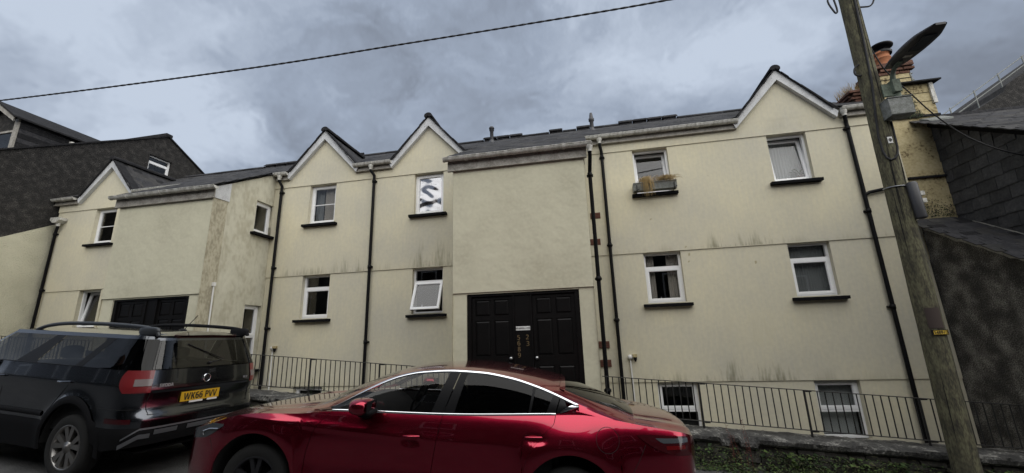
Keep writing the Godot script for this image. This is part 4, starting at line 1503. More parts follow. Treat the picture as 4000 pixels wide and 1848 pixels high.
func right_house() -> void:
	var t := thing("slate_hung_house", "old house with yellow chimney breast, slate hung side and rough pebbledash wall", "house", Vector3(9, road_y(9), 0))
	rng.seed = 90
	var Xp := 6.385
	var Xs := 7.04
	var ly := func(z: float) -> float: return 1.97 - 0.57 * z
	var uy := func(z: float) -> float: return 4.02 - 0.62 * z
	var pw := nb()
	prism(pw, PackedVector2Array([Vector2(-0.6, -3), Vector2(3.2, -3), Vector2(3.2, ly.call(3.2) - 0.05), Vector2(-0.6, ly.call(-0.6) - 0.05)]), Vector3(Xp, 0, 0), Vector3(Xp + 0.3, 0, 0), Vector3(0, 0, 1), Vector3(0, 1, 0))
	bx(pw, Xp + 0.3, 12, -3, ly.call(3.2) - 0.06, 3.0, 3.19)
	part("pebbledash_wall", pw, M.pebble, t)
	# lighter fillet of lime just under the verge
	var lf := nb()
	var n := FastNoiseLite.new()
	n.seed = 6
	n.frequency = 3.0
	for k in 34:
		var za := lerpf(0.02, 3.1, k / 34.0)
		var zb := lerpf(0.02, 3.1, (k + 1) / 34.0)
		var da := 0.12 + 0.07 * n.get_noise_1d(k)
		var db := 0.12 + 0.07 * n.get_noise_1d(k + 1)
		quad(lf, Vector3(Xp - 0.006, ly.call(za) - 0.05, za), Vector3(Xp - 0.006, ly.call(zb) - 0.05, zb), Vector3(Xp - 0.004, ly.call(zb) - 0.05 - db, zb), Vector3(Xp - 0.004, ly.call(za) - 0.05 - da, za))
	part("lime_fillet", lf, M.lime, t)
	# low front roof against the slate hung wall
	var up := Vector3(0, 0.57, -1).normalized()
	var sl := 1.0 / cos(atan(0.57))
	var lr := nb()
	quad(lr, Vector3(Xp - 0.05, ly.call(-0.02) - 0.03, -0.02), Vector3(Xs, ly.call(-0.02) - 0.03, -0.02), Vector3(Xs, ly.call(3.4) - 0.03, 3.4), Vector3(Xp - 0.05, ly.call(3.4) - 0.03, 3.4))
	var low := part("low_roof", lr, M.slate_base, t)
	lay_slates(low, Vector3(Xp - 0.06, ly.call(3.4), 3.4), Vector3(1, 0, 0), up, Xs - Xp + 0.06, 3.4 * sl, 0.22, 0.17, func(x, y): return x < Xs - Xp + 0.02 and y < 3.36 * sl, true, 7)
	var fl := nb()
	prism(fl, PackedVector2Array([Vector2(0.3, ly.call(0.3) + 0.0), Vector2(3.3, ly.call(3.3) + 0.0), Vector2(3.3, ly.call(3.3) + 0.035), Vector2(0.3, ly.call(0.3) + 0.035)]), Vector3(Xs - 0.045, 0, 0), Vector3(Xs - 0.012, 0, 0), Vector3(0, 0, 1), Vector3(0, 1, 0))
	part("flashing", fl, M.lime, t)
	# slate hung wall: big slates hung in courses
	var sb := nb()
	prism(sb, PackedVector2Array([Vector2(0.0, 1.6), Vector2(3.2, -0.2), Vector2(3.2, uy.call(3.2)), Vector2(0.0, uy.call(0.0))]), Vector3(Xs, 0, 0), Vector3(Xs + 0.2, 0, 0), Vector3(0, 0, 1), Vector3(0, 1, 0))
	var hung := part("slate_hung_wall", sb, M.slate_base, t)
	var ms := []
	for k in 5:
		var m := nb()
		var j := rng.randf_range(-0.01, 0.01)
		# hanging: thick foot, thin head
		var p := [Vector3(-0.026, -0.16 + j, -0.5), Vector3(-0.026, -0.16 - j, 0.5), Vector3(-0.006, 0.16, 0.5), Vector3(-0.006, 0.16, -0.5)]
		quad(m, p[0], p[1], p[2], p[3])
		for i in 4:
			quad(m, p[i], p[(i + 1) % 4], p[(i + 1) % 4] + Vector3(0.008, 0, 0), p[i] + Vector3(0.008, 0, 0))
		ms.append(done(m))
	for r in 20:
		var y := -0.2 + r * 0.225
		var w := 0.36
		var z := 0.0 - (r % 2) * 0.18
		while z < 3.2:
			var zc := z + w / 2
			var fit: float = minf((uy.call(zc + w / 2) - 0.05 - y + 0.05) / 0.32, 1.0)
			if zc > -0.05 and fit > 0.2 and y + 0.20 > ly.call(zc):
				inst("slate", ms[rng.randi() % 5], M.hung[rng.randi() % 3], hung, Vector3(Xs, y - 0.05 + 0.16 * fit, zc), Basis(Vector3.RIGHT, rng.randf_range(-0.01, 0.01)).scaled_local(Vector3(1, fit, w - 0.008)))
			z += w
	# main roof of the house
	var up2 := Vector3(0, 0.62, -1).normalized()
	var sl2 := 1.0 / cos(atan(0.62))
	var rr := nb()
	for k in [0.0, -0.05]:
		quad(rr, Vector3(Xs - 0.10, uy.call(-0.2) + k, -0.2), Vector3(16, uy.call(-0.2) + k, -0.2), Vector3(16, uy.call(3.4) + k, 3.4), Vector3(Xs - 0.10, uy.call(3.4) + k, 3.4))
	quad(rr, Vector3(Xs - 0.10, uy.call(-0.2), -0.2), Vector3(Xs - 0.10, uy.call(3.4), 3.4), Vector3(Xs - 0.10, uy.call(3.4) - 0.05, 3.4), Vector3(Xs - 0.10, uy.call(-0.2) - 0.05, -0.2))
	quad(rr, Vector3(Xs - 0.10, uy.call(-0.2), -0.2), Vector3(16, uy.call(-0.2), -0.2), Vector3(16, 2.4, -3.2), Vector3(Xs - 0.10, 2.4, -3.2))
	var mr := part("main_roof", rr, M.slate_base, t)
	lay_slates(mr, Vector3(Xs - 0.12, uy.call(3.4) + 0.01, 3.4), Vector3(1, 0, 0), up2, 5.2, 3.6 * sl2, 0.24, 0.12, func(x, y): return x < 5.1 and y < 3.56 * sl2, false, 9)
	var barge := nb()
	prism(barge, PackedVector2Array([Vector2(-0.15, uy.call(-0.15) - 0.05), Vector2(3.3, uy.call(3.3) - 0.05), Vector2(3.3, uy.call(3.3) - 0.14), Vector2(-0.15, uy.call(-0.15) - 0.13)]), Vector3(Xs - 0.06, 0, 0), Vector3(Xs - 0.03, 0, 0), Vector3(0, 0, 1), Vector3(0, 1, 0))
	part("verge_board", barge, M.sill, t)
	var rd := nb()
	bx(rd, Xs - 0.1, 16, uy.call(-0.2) - 0.02, uy.call(-0.2) + 0.05, -0.32, -0.12)
	part("ridge", rd, M.slates[1], t)
	var ld := nb()
	prism(ld, PackedVector2Array([Vector2(0, 0), Vector2(0.34, -0.21), Vector2(0.34, -0.17), Vector2(0, 0.04)]), Vector3(Xs - 0.16, 4.12, -0.12), Vector3(Xs + 0.25, 4.14, -0.12), Vector3(0, 0, 1), Vector3(0, 1, 0))
	part("lead_flashing", ld, M.grey_metal, t)
	# yellow chimney breast and stack
	var cb := nb()
	bx(cb, 6.37, Xs - 0.001, 1.2, 4.10, -0.8, 0.0)
	bx(cb, 6.37, 7.235, 4.10, 4.87, -0.8, 0.004)
	bx(cb, 6.42, 6.96, 4.94, 5.18, -0.62, -0.02)
	part("chimney_breast", cb, M.yellow, t)
	for q in [[6.36, Xs + 0.02, 2.815, 2.85, -0.5, 0.05], [6.36, 7.25, 4.12, 4.165, -0.5, 0.035], [6.40, 6.98, 5.06, 5.072, -0.63, -0.012]]:
		var bands := nb()
		bx(bands, q[0], q[1], q[2], q[3], q[4], q[5])
		part("slate_ledge", bands, M.slates[0], t)
	var cap := nb()
	prism(cap, PackedVector2Array([Vector2(0.12, 4.875), Vector2(0.12, 4.905), Vector2(-0.9, 4.955), Vector2(-0.9, 4.925)]), Vector3(6.28, 0, 0), Vector3(7.38, 0, 0), Vector3(0, 0, 1), Vector3(0, 1, 0))
	part("slate_cap", cap, M.slates[0], t)
	for y in [4.46, 4.66]:
		var ln := nb()
		bx(ln, 6.37, 7.24, y, y + 0.008, -0.4, 0.010)
		part("strap", ln, M.sill, t)
	for q in [[7.19, 7.26, 4.40, 4.86], [6.44, 6.52, 4.35, 4.62]]:
		var p := nb()
		bx(p, q[0], q[1], q[2], q[3], 0.012, 0.05)
		part("white_strip", p, M.gutter, t)
	var core := nb()
	bx(core, 6.42, 6.96, 5.175, 5.46, -0.60, -0.04)
	var stack := part("brick_corbel", core, M.mortar, t)
	for k in 4:
		var e: float = 0.03 * [0, 1, 2, 1][k]
		brick_course(stack, 6.40 - e, 6.98 + e, -0.64 - e, -0.0 + e, 5.205 + k * 0.071, k % 2 == 1)
	var pot := nb()
	lathe(pot, [[0.17, 0.0], [0.17, 0.05], [0.15, 0.08], [0.142, 0.24], [0.152, 0.25], [0.152, 0.27], [0.14, 0.28], [0.132, 0.36], [0.15, 0.37], [0.15, 0.42], [0.11, 0.42], [0.11, 0.1]], Vector3(6.74, 5.46, -0.28), Vector3.UP, 20)
	part("chimney_pot", pot, M.pot, t)
	var cw := nb()
	var ax := Vector3(0.10, 1, 0.0).normalized()
	lathe(cw, [[0.165, 0.38], [0.170, 0.43], [0.13, 0.46], [0.06, 0.48], [0.06, 0.53], [0.15, 0.54], [0.20, 0.57], [0.20, 0.60], [0.12, 0.635], [0.0, 0.65]], Vector3(6.73, 5.46, -0.28), ax, 20)
	part("cowl", cw, M.trim, t)
	var ae := nb()
	cyl(ae, Vector3(7.03, 4.92, -0.08), Vector3(7.0, 5.26, -0.08), 0.025)
	cyl(ae, Vector3(6.93, 5.02, -0.08), Vector3(7.06, 5.04, -0.08), 0.014)
	cyl(ae, Vector3(6.93, 5.17, -0.08), Vector3(7.06, 5.19, -0.08), 0.014)
	part("aerial_bracket", ae, M.grey_metal, t)
	# second, lower brick stack that shows left of the pole
	var c2 := nb()
	bx(c2, 6.14, 6.62, 3.9, 4.93, -0.95, -0.55)
	part("rear_stack", c2, M.cream_side, t)
	var c3 := nb()
	bx(c3, 6.12, 6.64, 4.90, 5.18, -0.97, -0.53)
	var st2 := part("rear_corbel", c3, M.mortar, t)
	for k in 4:
		brick_course(st2, 6.11 - 0.02 * k, 6.66 + 0.02 * k, -1.0 - 0.02 * k, -0.50 + 0.02 * k, 4.92 + k * 0.071, k % 2 == 0)
	# moss on the chimney breast, weeds on the stack
	var moss := [nb(), nb()]
	for k in 2600:
		var a := rng.randfn(0, 0.5)
		var b := rng.randfn(0, 0.5)
		var p := Vector3(6.72 + a * 0.13, 4.44 + b * 0.2, rng.randf_range(0.005, 0.04))
		if k % 3 == 0:
			p = Vector3(rng.randf_range(6.5, 6.95), 4.12 + absf(rng.randfn(0, 0.06)), rng.randf_range(0.0, 0.05))
		if k % 7 == 0:
			p = Vector3(rng.randf_range(6.5, 7.1), 2.02 + absf(rng.randfn(0, 0.16)), rng.randf_range(0.0, 0.03))
		leaf(moss[k % 2], p, Vector3(rng.randf_range(-1, 1), rng.randf_range(-1, 1), 0.3).normalized(), Vector3(0, 0.3, 1).normalized(), rng.randf_range(0.012, 0.03), rng.randf_range(0.006, 0.014))
	for k in 2:
		var mo := part("moss", moss[k], [M.leaf[0], M.mortar][k], t)
		mo.set_meta("kind", "stuff")
	var wd := thing("chimney_weeds", "dry brown weeds growing on the brick stack behind the pole", "plant", Vector3(6.25, 5.17, -0.6))
	wd.set_meta("kind", "stuff")
	var ws := nb()
	for k in 260:
		var o := Vector3(rng.randf_range(6.02, 6.5), 5.16, rng.randf_range(-0.9, -0.45))
		tube(ws, [o, o + Vector3(rng.randf_range(-0.09, 0.06), rng.randf_range(0.06, 0.24), rng.randf_range(-0.05, 0.08))], [0.004, 0.001], 3, false)
	var wp := part("stems", ws, M.straw, wd)
	wp.set_meta("kind", "stuff")

func far_hall() -> void:
	var t := thing("stone_hall", "tall dark stone building with sloping parapet and thin handrail beyond the slate roof", "building", Vector3(22, road_y(22), -12))
	var st := nb()
	var pf := PackedVector2Array([Vector2(15.6, -3), Vector2(30, -3), Vector2(30, 17.5), Vector2(25.0, 14.2), Vector2(18.0, 9.78), Vector2(17.8, 9.45), Vector2(15.6, 8.12)])
	prism(st, pf, Vector3(0, 0, -16), Vector3(0, 0, -10), Vector3(1, 0, 0), Vector3(0, 1, 0))
	part("wall", st, M.dark_render, t)
	var hr := [nb(), nb()]
	for k in 2:
		var h := [0.42, 0.80][k] as float
		cyl(hr[k], Vector3(15.6, 8.12 + h - 0.1, -10.2), Vector3(25, 14.2 + h, -10.2), 0.022, 6)
		part("handrail", hr[k], M.grey_metal, t)
	for k in 9:
		var p := nb()
		var x := 15.9 + k * 1.05
		var y := 8.12 + (x - 15.6) * 0.645
		cyl(p, Vector3(x, y - 0.2, -10.2), Vector3(x, y + 0.78, -10.2), 0.025, 6)
		part("post", p, M.grey_metal, t)

# the terrace across the street, behind the camera: it shades the lower walls and shows in the glass and paint
func opposite() -> void:
	var specs := [[-26.0, -17.5, 4.6], [-17.5, -10.0, 5.2], [-10.0, -4.2, 4.9], [-4.2, 2.6, 5.3], [2.6, 8.0, 4.7], [8.0, 16.0, 5.0], [16.0, 25.0, 4.5]]
	for i in specs.size():
		var s: Array = specs[i]
		var gy := road_y((s[0] + s[1]) / 2)
		var t := thing("terraced_house", "grey terraced house across the street, " + ["farthest uphill", "opposite the left bay", "opposite the grey car", "opposite the black doors", "opposite the telegraph pole", "opposite the slate hung house", "farthest downhill"][i], "house", Vector3((s[0] + s[1]) / 2, gy, 11.7), "terrace across the street")
		var st := nb()
		var z := 11.6
		var x0: float = s[0] + 0.01
		var x1: float = s[1] - 0.01
		bx(st, x0, x1, gy - 1, s[2], z, z + 7.0)
		part("wall", st, M.dark_render if i % 2 == 0 else M.pebble, t)
		var r := nb()
		prism(r, PackedVector2Array([Vector2(z - 0.25, s[2] - 0.02), Vector2(z + 7.2, s[2] - 0.02), Vector2(z + 3.5, s[2] + 2.2)]), Vector3(x0, 0, 0), Vector3(x1, 0, 0), Vector3(0, 0, 1), Vector3(0, 1, 0))
		part("roof", r, M.slates[i % 3], t)
		var c := nb()
		bx(c, x0 + 0.3, x0 + 1.3, s[2] + 0.3, s[2] + 3.0, z + 2.8, z + 3.6)
		part("chimney", c, M.brick[i % 4], t)
		var n := int((x1 - x0) / 2.4)
		for k in n:
			var cx := lerpf(x0, x1, (k + 0.5) / n)
			for yy in [gy + 1.0, gy + 3.7]:
				var w := nb()
				bars(w, cx - 0.45, cx + 0.45, yy, yy + 1.3, 0.06, z - 0.03, z + 0.02)
				var wp := part("window", w, M.upvc, t)
				var g := nb()
				bx(g, cx - 0.39, cx + 0.39, yy + 0.06, yy + 1.24, z - 0.012, z - 0.006)
				part("pane", g, M.privacy, wp)

# ---------------------------------------------------------------- pole, lamp and cables
func pole() -> void:
	var b := Vector3(4.43, road_y(4.43), 2.4)
	var t := thing("telegraph_pole", "weathered mossy wooden telegraph pole leaning slightly in front of the low wall", "pole", b)
	var n := FastNoiseLite.new()
	n.seed = 17
	n.frequency = 1.2
	var st := nb()
	var tip := Vector3(4.585, 6.6, 2.4)
	patch(st, 28, 70, func(s, v):
		var a: float = s * TAU
		var c := b.lerp(tip, v)
		var r: float = lerpf(0.140, 0.116, v) + 0.005 * n.get_noise_2d(cos(a) * 1.2 + 7.0, v * 9.0) + 0.0035 * n.get_noise_2d(a * 6.0 * absf(sin(a * 0.5)), v * 1.4)
		return c + Vector3(cos(a) * r, 0, sin(a) * r))
	part("shaft", st, M.pole, t)
	var ctr := func(y: float) -> Vector3: return b.lerp(tip, (y - b.y) / (tip.y - b.y))
	# cable clipped down the shaft with a loop at its foot
	var cb := nb()
	var pts := []
	for q in [[6.4, 0.02], [5.3, 0.0], [4.4, -0.02], [3.6, -0.05], [3.05, -0.09], [2.75, -0.105], [2.5, -0.10], [2.40, -0.085], [2.35, -0.05], [2.37, 0.0], [2.43, 0.045], [2.55, 0.08], [2.8, 0.09], [2.97, 0.09]]:
		var c: Vector3 = ctr.call(q[0])
		var dx: float = q[1]
		pts.append(c + Vector3(dx, 0, sqrt(maxf(0.122 * 0.122 - dx * dx, 0.0002)) + 0.014))
	tube(cb, pts, 0.016, 7)
	part("clipped_cable", cb, M.cable, t)
	# tin cover box
	var bo := nb()
	cbox(bo, Vector3(4.655, 3.11, 2.60), Vector3(0.30, 0.27, 0.20), 0.012)
	bx(bo, 4.50, 4.81, 3.246, 3.256, 2.49, 2.71)
	part("cover_box", bo, M.grey_metal, t)
	# white plate with a ringed mark
	var pl := nb()
	var pc: Vector3 = ctr.call(2.66)
	bx(pl, pc.x - 0.035, pc.x + 0.025, 2.61, 2.71, 2.526, 2.533)
	var pp := part("plate", pl, M.white, t)
	var rg := nb()
	var cc := Vector3(pc.x - 0.005, 2.66, 2.535)
	lathe(rg, [[0.015, 0.0], [0.015, 0.003], [0.022, 0.003], [0.022, 0.0]], cc, Vector3(0, 0, 1), 16)
	bx(rg, cc.x - 0.003, cc.x + 0.003, 2.63, 2.69, 2.533, 2.537)
	bx(rg, cc.x - 0.014, cc.x + 0.014, 2.657, 2.663, 2.533, 2.537)
	part("mark", rg, M.ink, pp)
	# capacitor can, strap and insulators
	var can := nb()
	var k0: Vector3 = ctr.call(1.70)
	lathe(can, [[0.0, 0.28], [0.05, 0.275], [0.065, 0.25], [0.065, -0.24], [0.06, -0.26], [0.0, -0.26]], k0 + Vector3(0.11, 0.0, 0.15), Vector3(-0.02, 1, 0).normalized(), 16)
	part("cable_joint", can, M.lamp_grey, t)
	var sp := nb()
	var sr := []
	for i in 14:
		var a := -0.35 + PI * 1.1 * i / 13.0
		sr.append(ctr.call(1.96 - 0.03 * i / 13.0) + Vector3(-cos(a) * 0.138, 0, sin(a) * 0.138))
	tube(sp, sr, 0.010, 5)
	part("strap", sp, M.satin, t)
	for q in [[0.24, 1.83, 0.02], [0.22, 1.71, 0.05]]:
		var iv := nb()
		bx(iv, k0.x + q[0] - 0.06, k0.x + q[0] + 0.05, q[1] - 0.03, q[1] + 0.03, 2.40 + q[2], 2.46 + q[2])
		part("insulator", iv, M.gutter, t)
	# dark plaque and yellow number strip
	var pq := nb()
	var c1: Vector3 = ctr.call(0.08)
	patch(pq, 8, 2, func(s, v):
		var a: float = lerpf(-0.75, 0.45, s)
		return c1 + Vector3(sin(a) * 0.142, lerpf(-0.13, 0.14, v), cos(a) * 0.142))
	part("plaque", pq, M.plaque, t)
	var bk := nb()
	var c2: Vector3 = ctr.call(-0.105)
	bx(bk, c2.x - 0.105, c2.x + 0.085, -0.135, -0.068, 2.538, 2.548)
	var yb := part("number_strip", bk, M.trim, t)
	var ys := nb()
	for k in 6:
		bx(ys, c2.x - 0.083 + k * 0.027, c2.x - 0.058 + k * 0.027, -0.126, -0.078, 2.5485, 2.551)
	part("number_tile", ys, M.yellow_plate, yb)
	for k in 6:
		inst("digit", text_mesh(["1", "4", "8", "9", "/", "3"][k], 0.036, M.ink, 0.001, false, 700), M.ink, yb, Vector3(c2.x - 0.0705 + k * 0.027, -0.102, 2.5525))
	# drying splits along the grain
	rng.seed = 64
	for k in 14:
		var cr := nb()
		var y0 := rng.randf_range(-1.6, 4.8)
		var ln := rng.randf_range(0.4, 1.5)
		var an := rng.randf_range(-1.1, 1.3)
		var cp := []
		var cr_r := []
		for i in 9:
			var yy := y0 + ln * i / 8.0
			var c: Vector3 = ctr.call(yy)
			an += rng.randf_range(-0.03, 0.03)
			var rr := lerpf(0.140, 0.116, (yy - b.y) / (tip.y - b.y))
			cp.append(c + Vector3(sin(an) * rr, 0, cos(an) * rr))
			cr_r.append(0.001 + 0.0045 * sin(PI * i / 8.0))
		tube(cr, cp, cr_r, 5, false)
		part("split", cr, M.void, t)
	# looped tails near the top
	for lp in [[Vector3(4.52, 5.55, 2.44), Vector3(4.25, 5.32, 2.44), Vector3(4.29, 5.05, 2.44), Vector3(4.33, 5.02, 2.44), Vector3(4.34, 5.12, 2.44), Vector3(4.32, 5.40, 2.44)], [Vector3(4.64, 5.07, 2.43), Vector3(4.72, 5.04, 2.45), Vector3(4.80, 5.04, 2.45), Vector3(4.86, 5.10, 2.45), Vector3(4.89, 5.22, 2.45), Vector3(4.87, 5.5, 2.45)], [Vector3(4.46, 4.02, 2.45), Vector3(4.37, 3.97, 2.45), Vector3(4.34, 3.88, 2.45), Vector3(4.37, 3.82, 2.45), Vector3(4.46, 3.82, 2.45)]]:
		var l := nb()
		tube(l, smooth_pts(lp, 5), 0.013, 6)
		part("cable_loop", l, M.cable, t)

	# the lamp on its bracket
	var lt := thing("street_lamp", "flat dark street lamp head on curved bracket fixed to the telegraph pole", "street lamp", Vector3(4.66, 3.4, 2.55))
	var br := nb()
	bx(br, 4.58, 4.76, 3.36, 3.56, 2.52, 2.545)
	bx(br, 4.70, 4.80, 3.40, 3.60, 2.48, 2.60)
	lathe(br, [[0.05, 0.0], [0.05, 0.20], [0.06, 0.20], [0.06, 0.24], [0.0, 0.24]], Vector3(4.765, 3.33, 2.52), Vector3.UP, 12)
	part("bracket", br, M.green_metal, lt)
	var arm := nb()
	tube(arm, smooth_pts([Vector3(4.765, 3.40, 2.52), Vector3(4.77, 3.60, 2.52), Vector3(4.775, 3.72, 2.54), Vector3(4.785, 3.79, 2.60), Vector3(4.79, 3.815, 2.72)], 5), [0.040, 0.040, 0.040, 0.040, 0.040, 0.038, 0.038, 0.036, 0.034, 0.033, 0.032, 0.031, 0.030, 0.030, 0.030, 0.030, 0.030, 0.030, 0.030, 0.030, 0.030], 10)
	part("arm", arm, M.green_metal, lt)
	var hd := nb()
	patch(hd, 14, 20, func(s, v):
		var z := lerpf(2.52, 3.44, v)
		var w := tab([[2.52, 0.10], [2.7, 0.14], [3.0, 0.165], [3.2, 0.16], [3.34, 0.12], [3.44, 0.08]], z)
		var h := tab([[2.52, 0.03], [2.8, 0.05], [3.05, 0.055], [3.3, 0.035], [3.44, 0.02]], z)
		var a: float = s * TAU
		var ca := cos(a)
		var sa := sin(a)
		return Vector3(4.80 + signf(ca) * pow(absf(ca), 0.45) * w, 3.845 + signf(sa) * pow(absf(sa), 0.6) * (h if sa > 0 else h * 0.6), z))
	for e in [2.52, 3.44]:
		bx(hd, 4.80 - 0.058, 4.80 + 0.058, 3.83, 3.862, e - 0.01, e + 0.01)
	part("head", hd, M.lamp_grey, lt)
	var dl := nb()
	bx(dl, 4.72, 4.88, 3.800, 3.812, 2.95, 3.28)
	part("lens", dl, M.smoke_lamp, lt)
	var lb := nb()
	bx(lb, 4.76, 4.86, 3.809, 3.8125, 2.80, 2.85)
	part("label_plate", lb, M.gutter, lt)
	var ph := nb()
	lathe(ph, [[0.045, 0.0], [0.045, 0.05], [0.03, 0.075], [0.0, 0.08]], Vector3(4.80, 3.895, 3.05), Vector3.UP, 12)
	part("photocell", ph, M.gutter, lt)

	# twisted overhead cable along the street
	var oc := thing("overhead_cable", "black twisted overhead cable sloping across the sky to the pole", "cable", Vector3(-4, 5.4, 2.8))
	var path := [Vector3(4.62, 5.95, 2.42), Vector3(1.72, 5.66, 2.62), Vector3(-0.95, 5.545, 2.75), Vector3(-3.23, 5.48, 2.85), Vector3(-6.58, 5.40, 3.0), Vector3(-12.4, 5.416, 3.28), Vector3(-20, 5.62, 3.6), Vector3(-28, 6.0, 4.0)]
	var sm := smooth_pts(path, 110)
	for k in 2:
		var st2 := nb()
		var ps := []
		var dist := 0.0
		for i in sm.size():
			if i > 0:
				dist += sm[i].distance_to(sm[i - 1])
			var a := dist * 19.0 + PI * k
			ps.append(sm[i] + Vector3(0, cos(a), sin(a)) * 0.006)
		tube(st2, ps, 0.0125, 6)
		part("strand", st2, M.cable, oc)
	var sc := thing("service_cable", "thin black cable running down from the pole past the chimney to the right", "cable", Vector3(6, 3, 2))
	var s3 := nb()
	tube(s3, smooth_pts([Vector3(4.66, 4.45, 2.40), Vector3(4.76, 4.09, 2.37), Vector3(4.87, 3.87, 2.33), Vector3(5.16, 3.49, 2.25), Vector3(5.48, 3.13, 2.14), Vector3(5.97, 2.75, 1.99), Vector3(6.76, 2.51, 1.74), Vector3(7.9, 2.5, 1.4), Vector3(9.5, 2.75, 0.9)], 8), 0.010, 6)
	part("wire", s3, M.cable, sc)

func smooth_pts(p: Array, n: int) -> Array:
	var out := []
	for i in p.size() - 1:
		var a: Vector3 = p[maxi(i - 1, 0)]
		var b: Vector3 = p[i]
		var c: Vector3 = p[i + 1]
		var d: Vector3 = p[mini(i + 2, p.size() - 1)]
		for k in n:
			out.append(b.cubic_interpolate(c, a, d, float(k) / n))
	out.append(p[p.size() - 1])
	return out

# ---------------------------------------------------------------- vehicles (own axes: x to the rear, y up, z towards the kerb opposite)
func vehicle(called: String, label: String, x: float, z: float, yaw: float) -> Node3D:
	var t := thing(called, label, "car", Vector3(x, road_y(x), z))
	t.basis = Basis(Vector3.UP, yaw) * Basis(Vector3(0, 0, 1), -atan(SLOPE))
	org[t] = Vector3.ZERO
	return t

func wheel(car: Node, u: float, r: float, w: float, side: float, style: int) -> void:
	var st := nb()
	var ax := Vector3(0, 0, side)
	var o := Vector3(u, r, w * side)
	var rr := r - 0.105
	lathe(st, [[rr, -0.20], [r - 0.03, -0.205], [r - 0.004, -0.18], [r, -0.15], [r, -0.05], [r - 0.004, -0.02], [r - 0.03, 0.004], [r - 0.07, 0.006], [rr, -0.004]], o, ax, 48)
	# tread grooves
	for k in 3:
		lathe(st, [[r + 0.001, -0.06 - k * 0.04], [r + 0.003, -0.065 - k * 0.04], [r + 0.003, -0.085 - k * 0.04], [r + 0.001, -0.09 - k * 0.04]], o, ax, 48)
	var ty := part("tyre", st, M.tyre, car)
	ty.name = "wheel"
	var rim := nb()
	lathe(rim, [[rr, -0.004], [rr - 0.012, 0.002], [rr - 0.022, -0.012], [rr - 0.03, -0.12]], o, ax, 40)
	part("rim", rim, M.alloy if style == 1 else M.rim_dark, ty)
	var disc := nb()
	lathe(disc, [[0.0, -0.085], [rr - 0.06, -0.085], [rr - 0.06, -0.10], [0.0, -0.10]], o, ax, 30)
	lathe(disc, [[rr - 0.03, -0.13], [0.0, -0.135]], o, ax, 30)
	part("brake_disc", disc, M.plastic, ty)
	for k in 5:
		var a := TAU * k / 5 + 0.35
		for e in [-1.0, 1.0]:
			var sp := nb()
			var spread := 0.17 if style == 1 else 0.14
			var d0 := Vector3(cos(a + e * 0.10), sin(a + e * 0.10), 0)
			var d1 := Vector3(cos(a + e * spread * 1.55), sin(a + e * spread * 1.55), 0)
			var p0 := o + d0 * 0.055 + ax * -0.02
			var p1 := o + d1 * (rr - 0.012) + ax * -0.008
			var dir := (p1 - p0).normalized()
			var tn := ax.cross(dir).normalized()
			var wa := 0.018
			var wb := 0.032 if style == 1 else 0.020
			var dp := ax * -0.035
			quad(sp, p0 - tn * wa, p1 - tn * wb, p1 + tn * wb, p0 + tn * wa)
			quad(sp, p0 - tn * wa, p1 - tn * wb, p1 - tn * wb + dp, p0 - tn * wa + dp)
			quad(sp, p0 + tn * wa, p1 + tn * wb, p1 + tn * wb + dp, p0 + tn * wa + dp)
			part("spoke", sp, M.alloy if style == 1 else M.rim_dark, ty)
	var hub := nb()
	lathe(hub, [[0.0, -0.004], [0.028, -0.005], [0.03, -0.012], [0.062, -0.016], [0.066, -0.04], [0.0, -0.04]], o, ax, 20)
	part("hub", hub, M.alloy if style == 1 else M.rim_dark, ty)

func seat(car: Node, u: float, w: float, base: float, top: float) -> void:
	var st := nb()
	ball(st, Vector3(u - 0.22, base, w), Vector3(0.28, 0.09, 0.24), 8, 0.5)
	ball(st, Vector3(u + 0.06, (base + top) / 2, w), Vector3(0.09, (top - base) / 2, 0.23), 8, 0.5, Basis(Vector3(0, 0, 1), -0.22))
	ball(st, Vector3(u + 0.16, top + 0.10, w), Vector3(0.05, 0.085, 0.125), 8, 0.6, Basis(Vector3(0, 0, 1), -0.15))
	part("seat", st, M.seat, car)

var mz_sh := [[-2.45, 0.60], [-2.38, 0.665], [-2.25, 0.735], [-2.1, 0.79], [-1.95, 0.835], [-1.8, 0.888], [-1.65, 0.925], [-1.5, 0.945], [-1.3, 0.952], [-1.1, 0.962], [-0.9, 0.985], [-0.75, 1.0], [0.3, 1.02], [1.32, 1.07], [1.55, 1.082], [1.8, 1.062], [2.04, 1.03], [2.3, 0.995], [2.48, 0.96], [2.58, 0.915], [2.65, 0.80]]
var mz_w := [[-2.45, 0.30], [-2.42, 0.46], [-2.34, 0.63], [-2.2, 0.75], [-1.98, 0.84], [-1.65, 0.893], [-1.2, 0.908], [0.0, 0.92], [1.2, 0.917], [1.7, 0.905], [2.1, 0.865], [2.35, 0.80], [2.5, 0.71], [2.58, 0.58], [2.63, 0.40], [2.65, 0.22]]
var mz_vc := [[-2.45, 0.62], [-2.4, 0.70], [-2.3, 0.785], [-2.2, 0.835], [-1.98, 0.888], [-1.74, 0.928], [-1.5, 0.958], [-1.28, 0.986], [-1.1, 1.005], [-0.75, 1.02], [2.0, 1.075], [2.17, 1.06], [2.43, 1.035], [2.55, 1.01], [2.61, 0.955], [2.65, 0.82]]
const MZ_WHEELS := [-1.46, 1.46]

func mz_low(u: float) -> float:
	var v := tab([[-2.45, 0.24], [-2.2, 0.18], [-1.0, 0.17], [1.0, 0.18], [2.1, 0.24], [2.65, 0.36]], u)
	for c in MZ_WHEELS:
		var r := 0.425
		var d := absf(u - c)
		if d < r:
			v = maxf(v, 0.345 + sqrt(r * r - d * d) * 1.02)
	return v

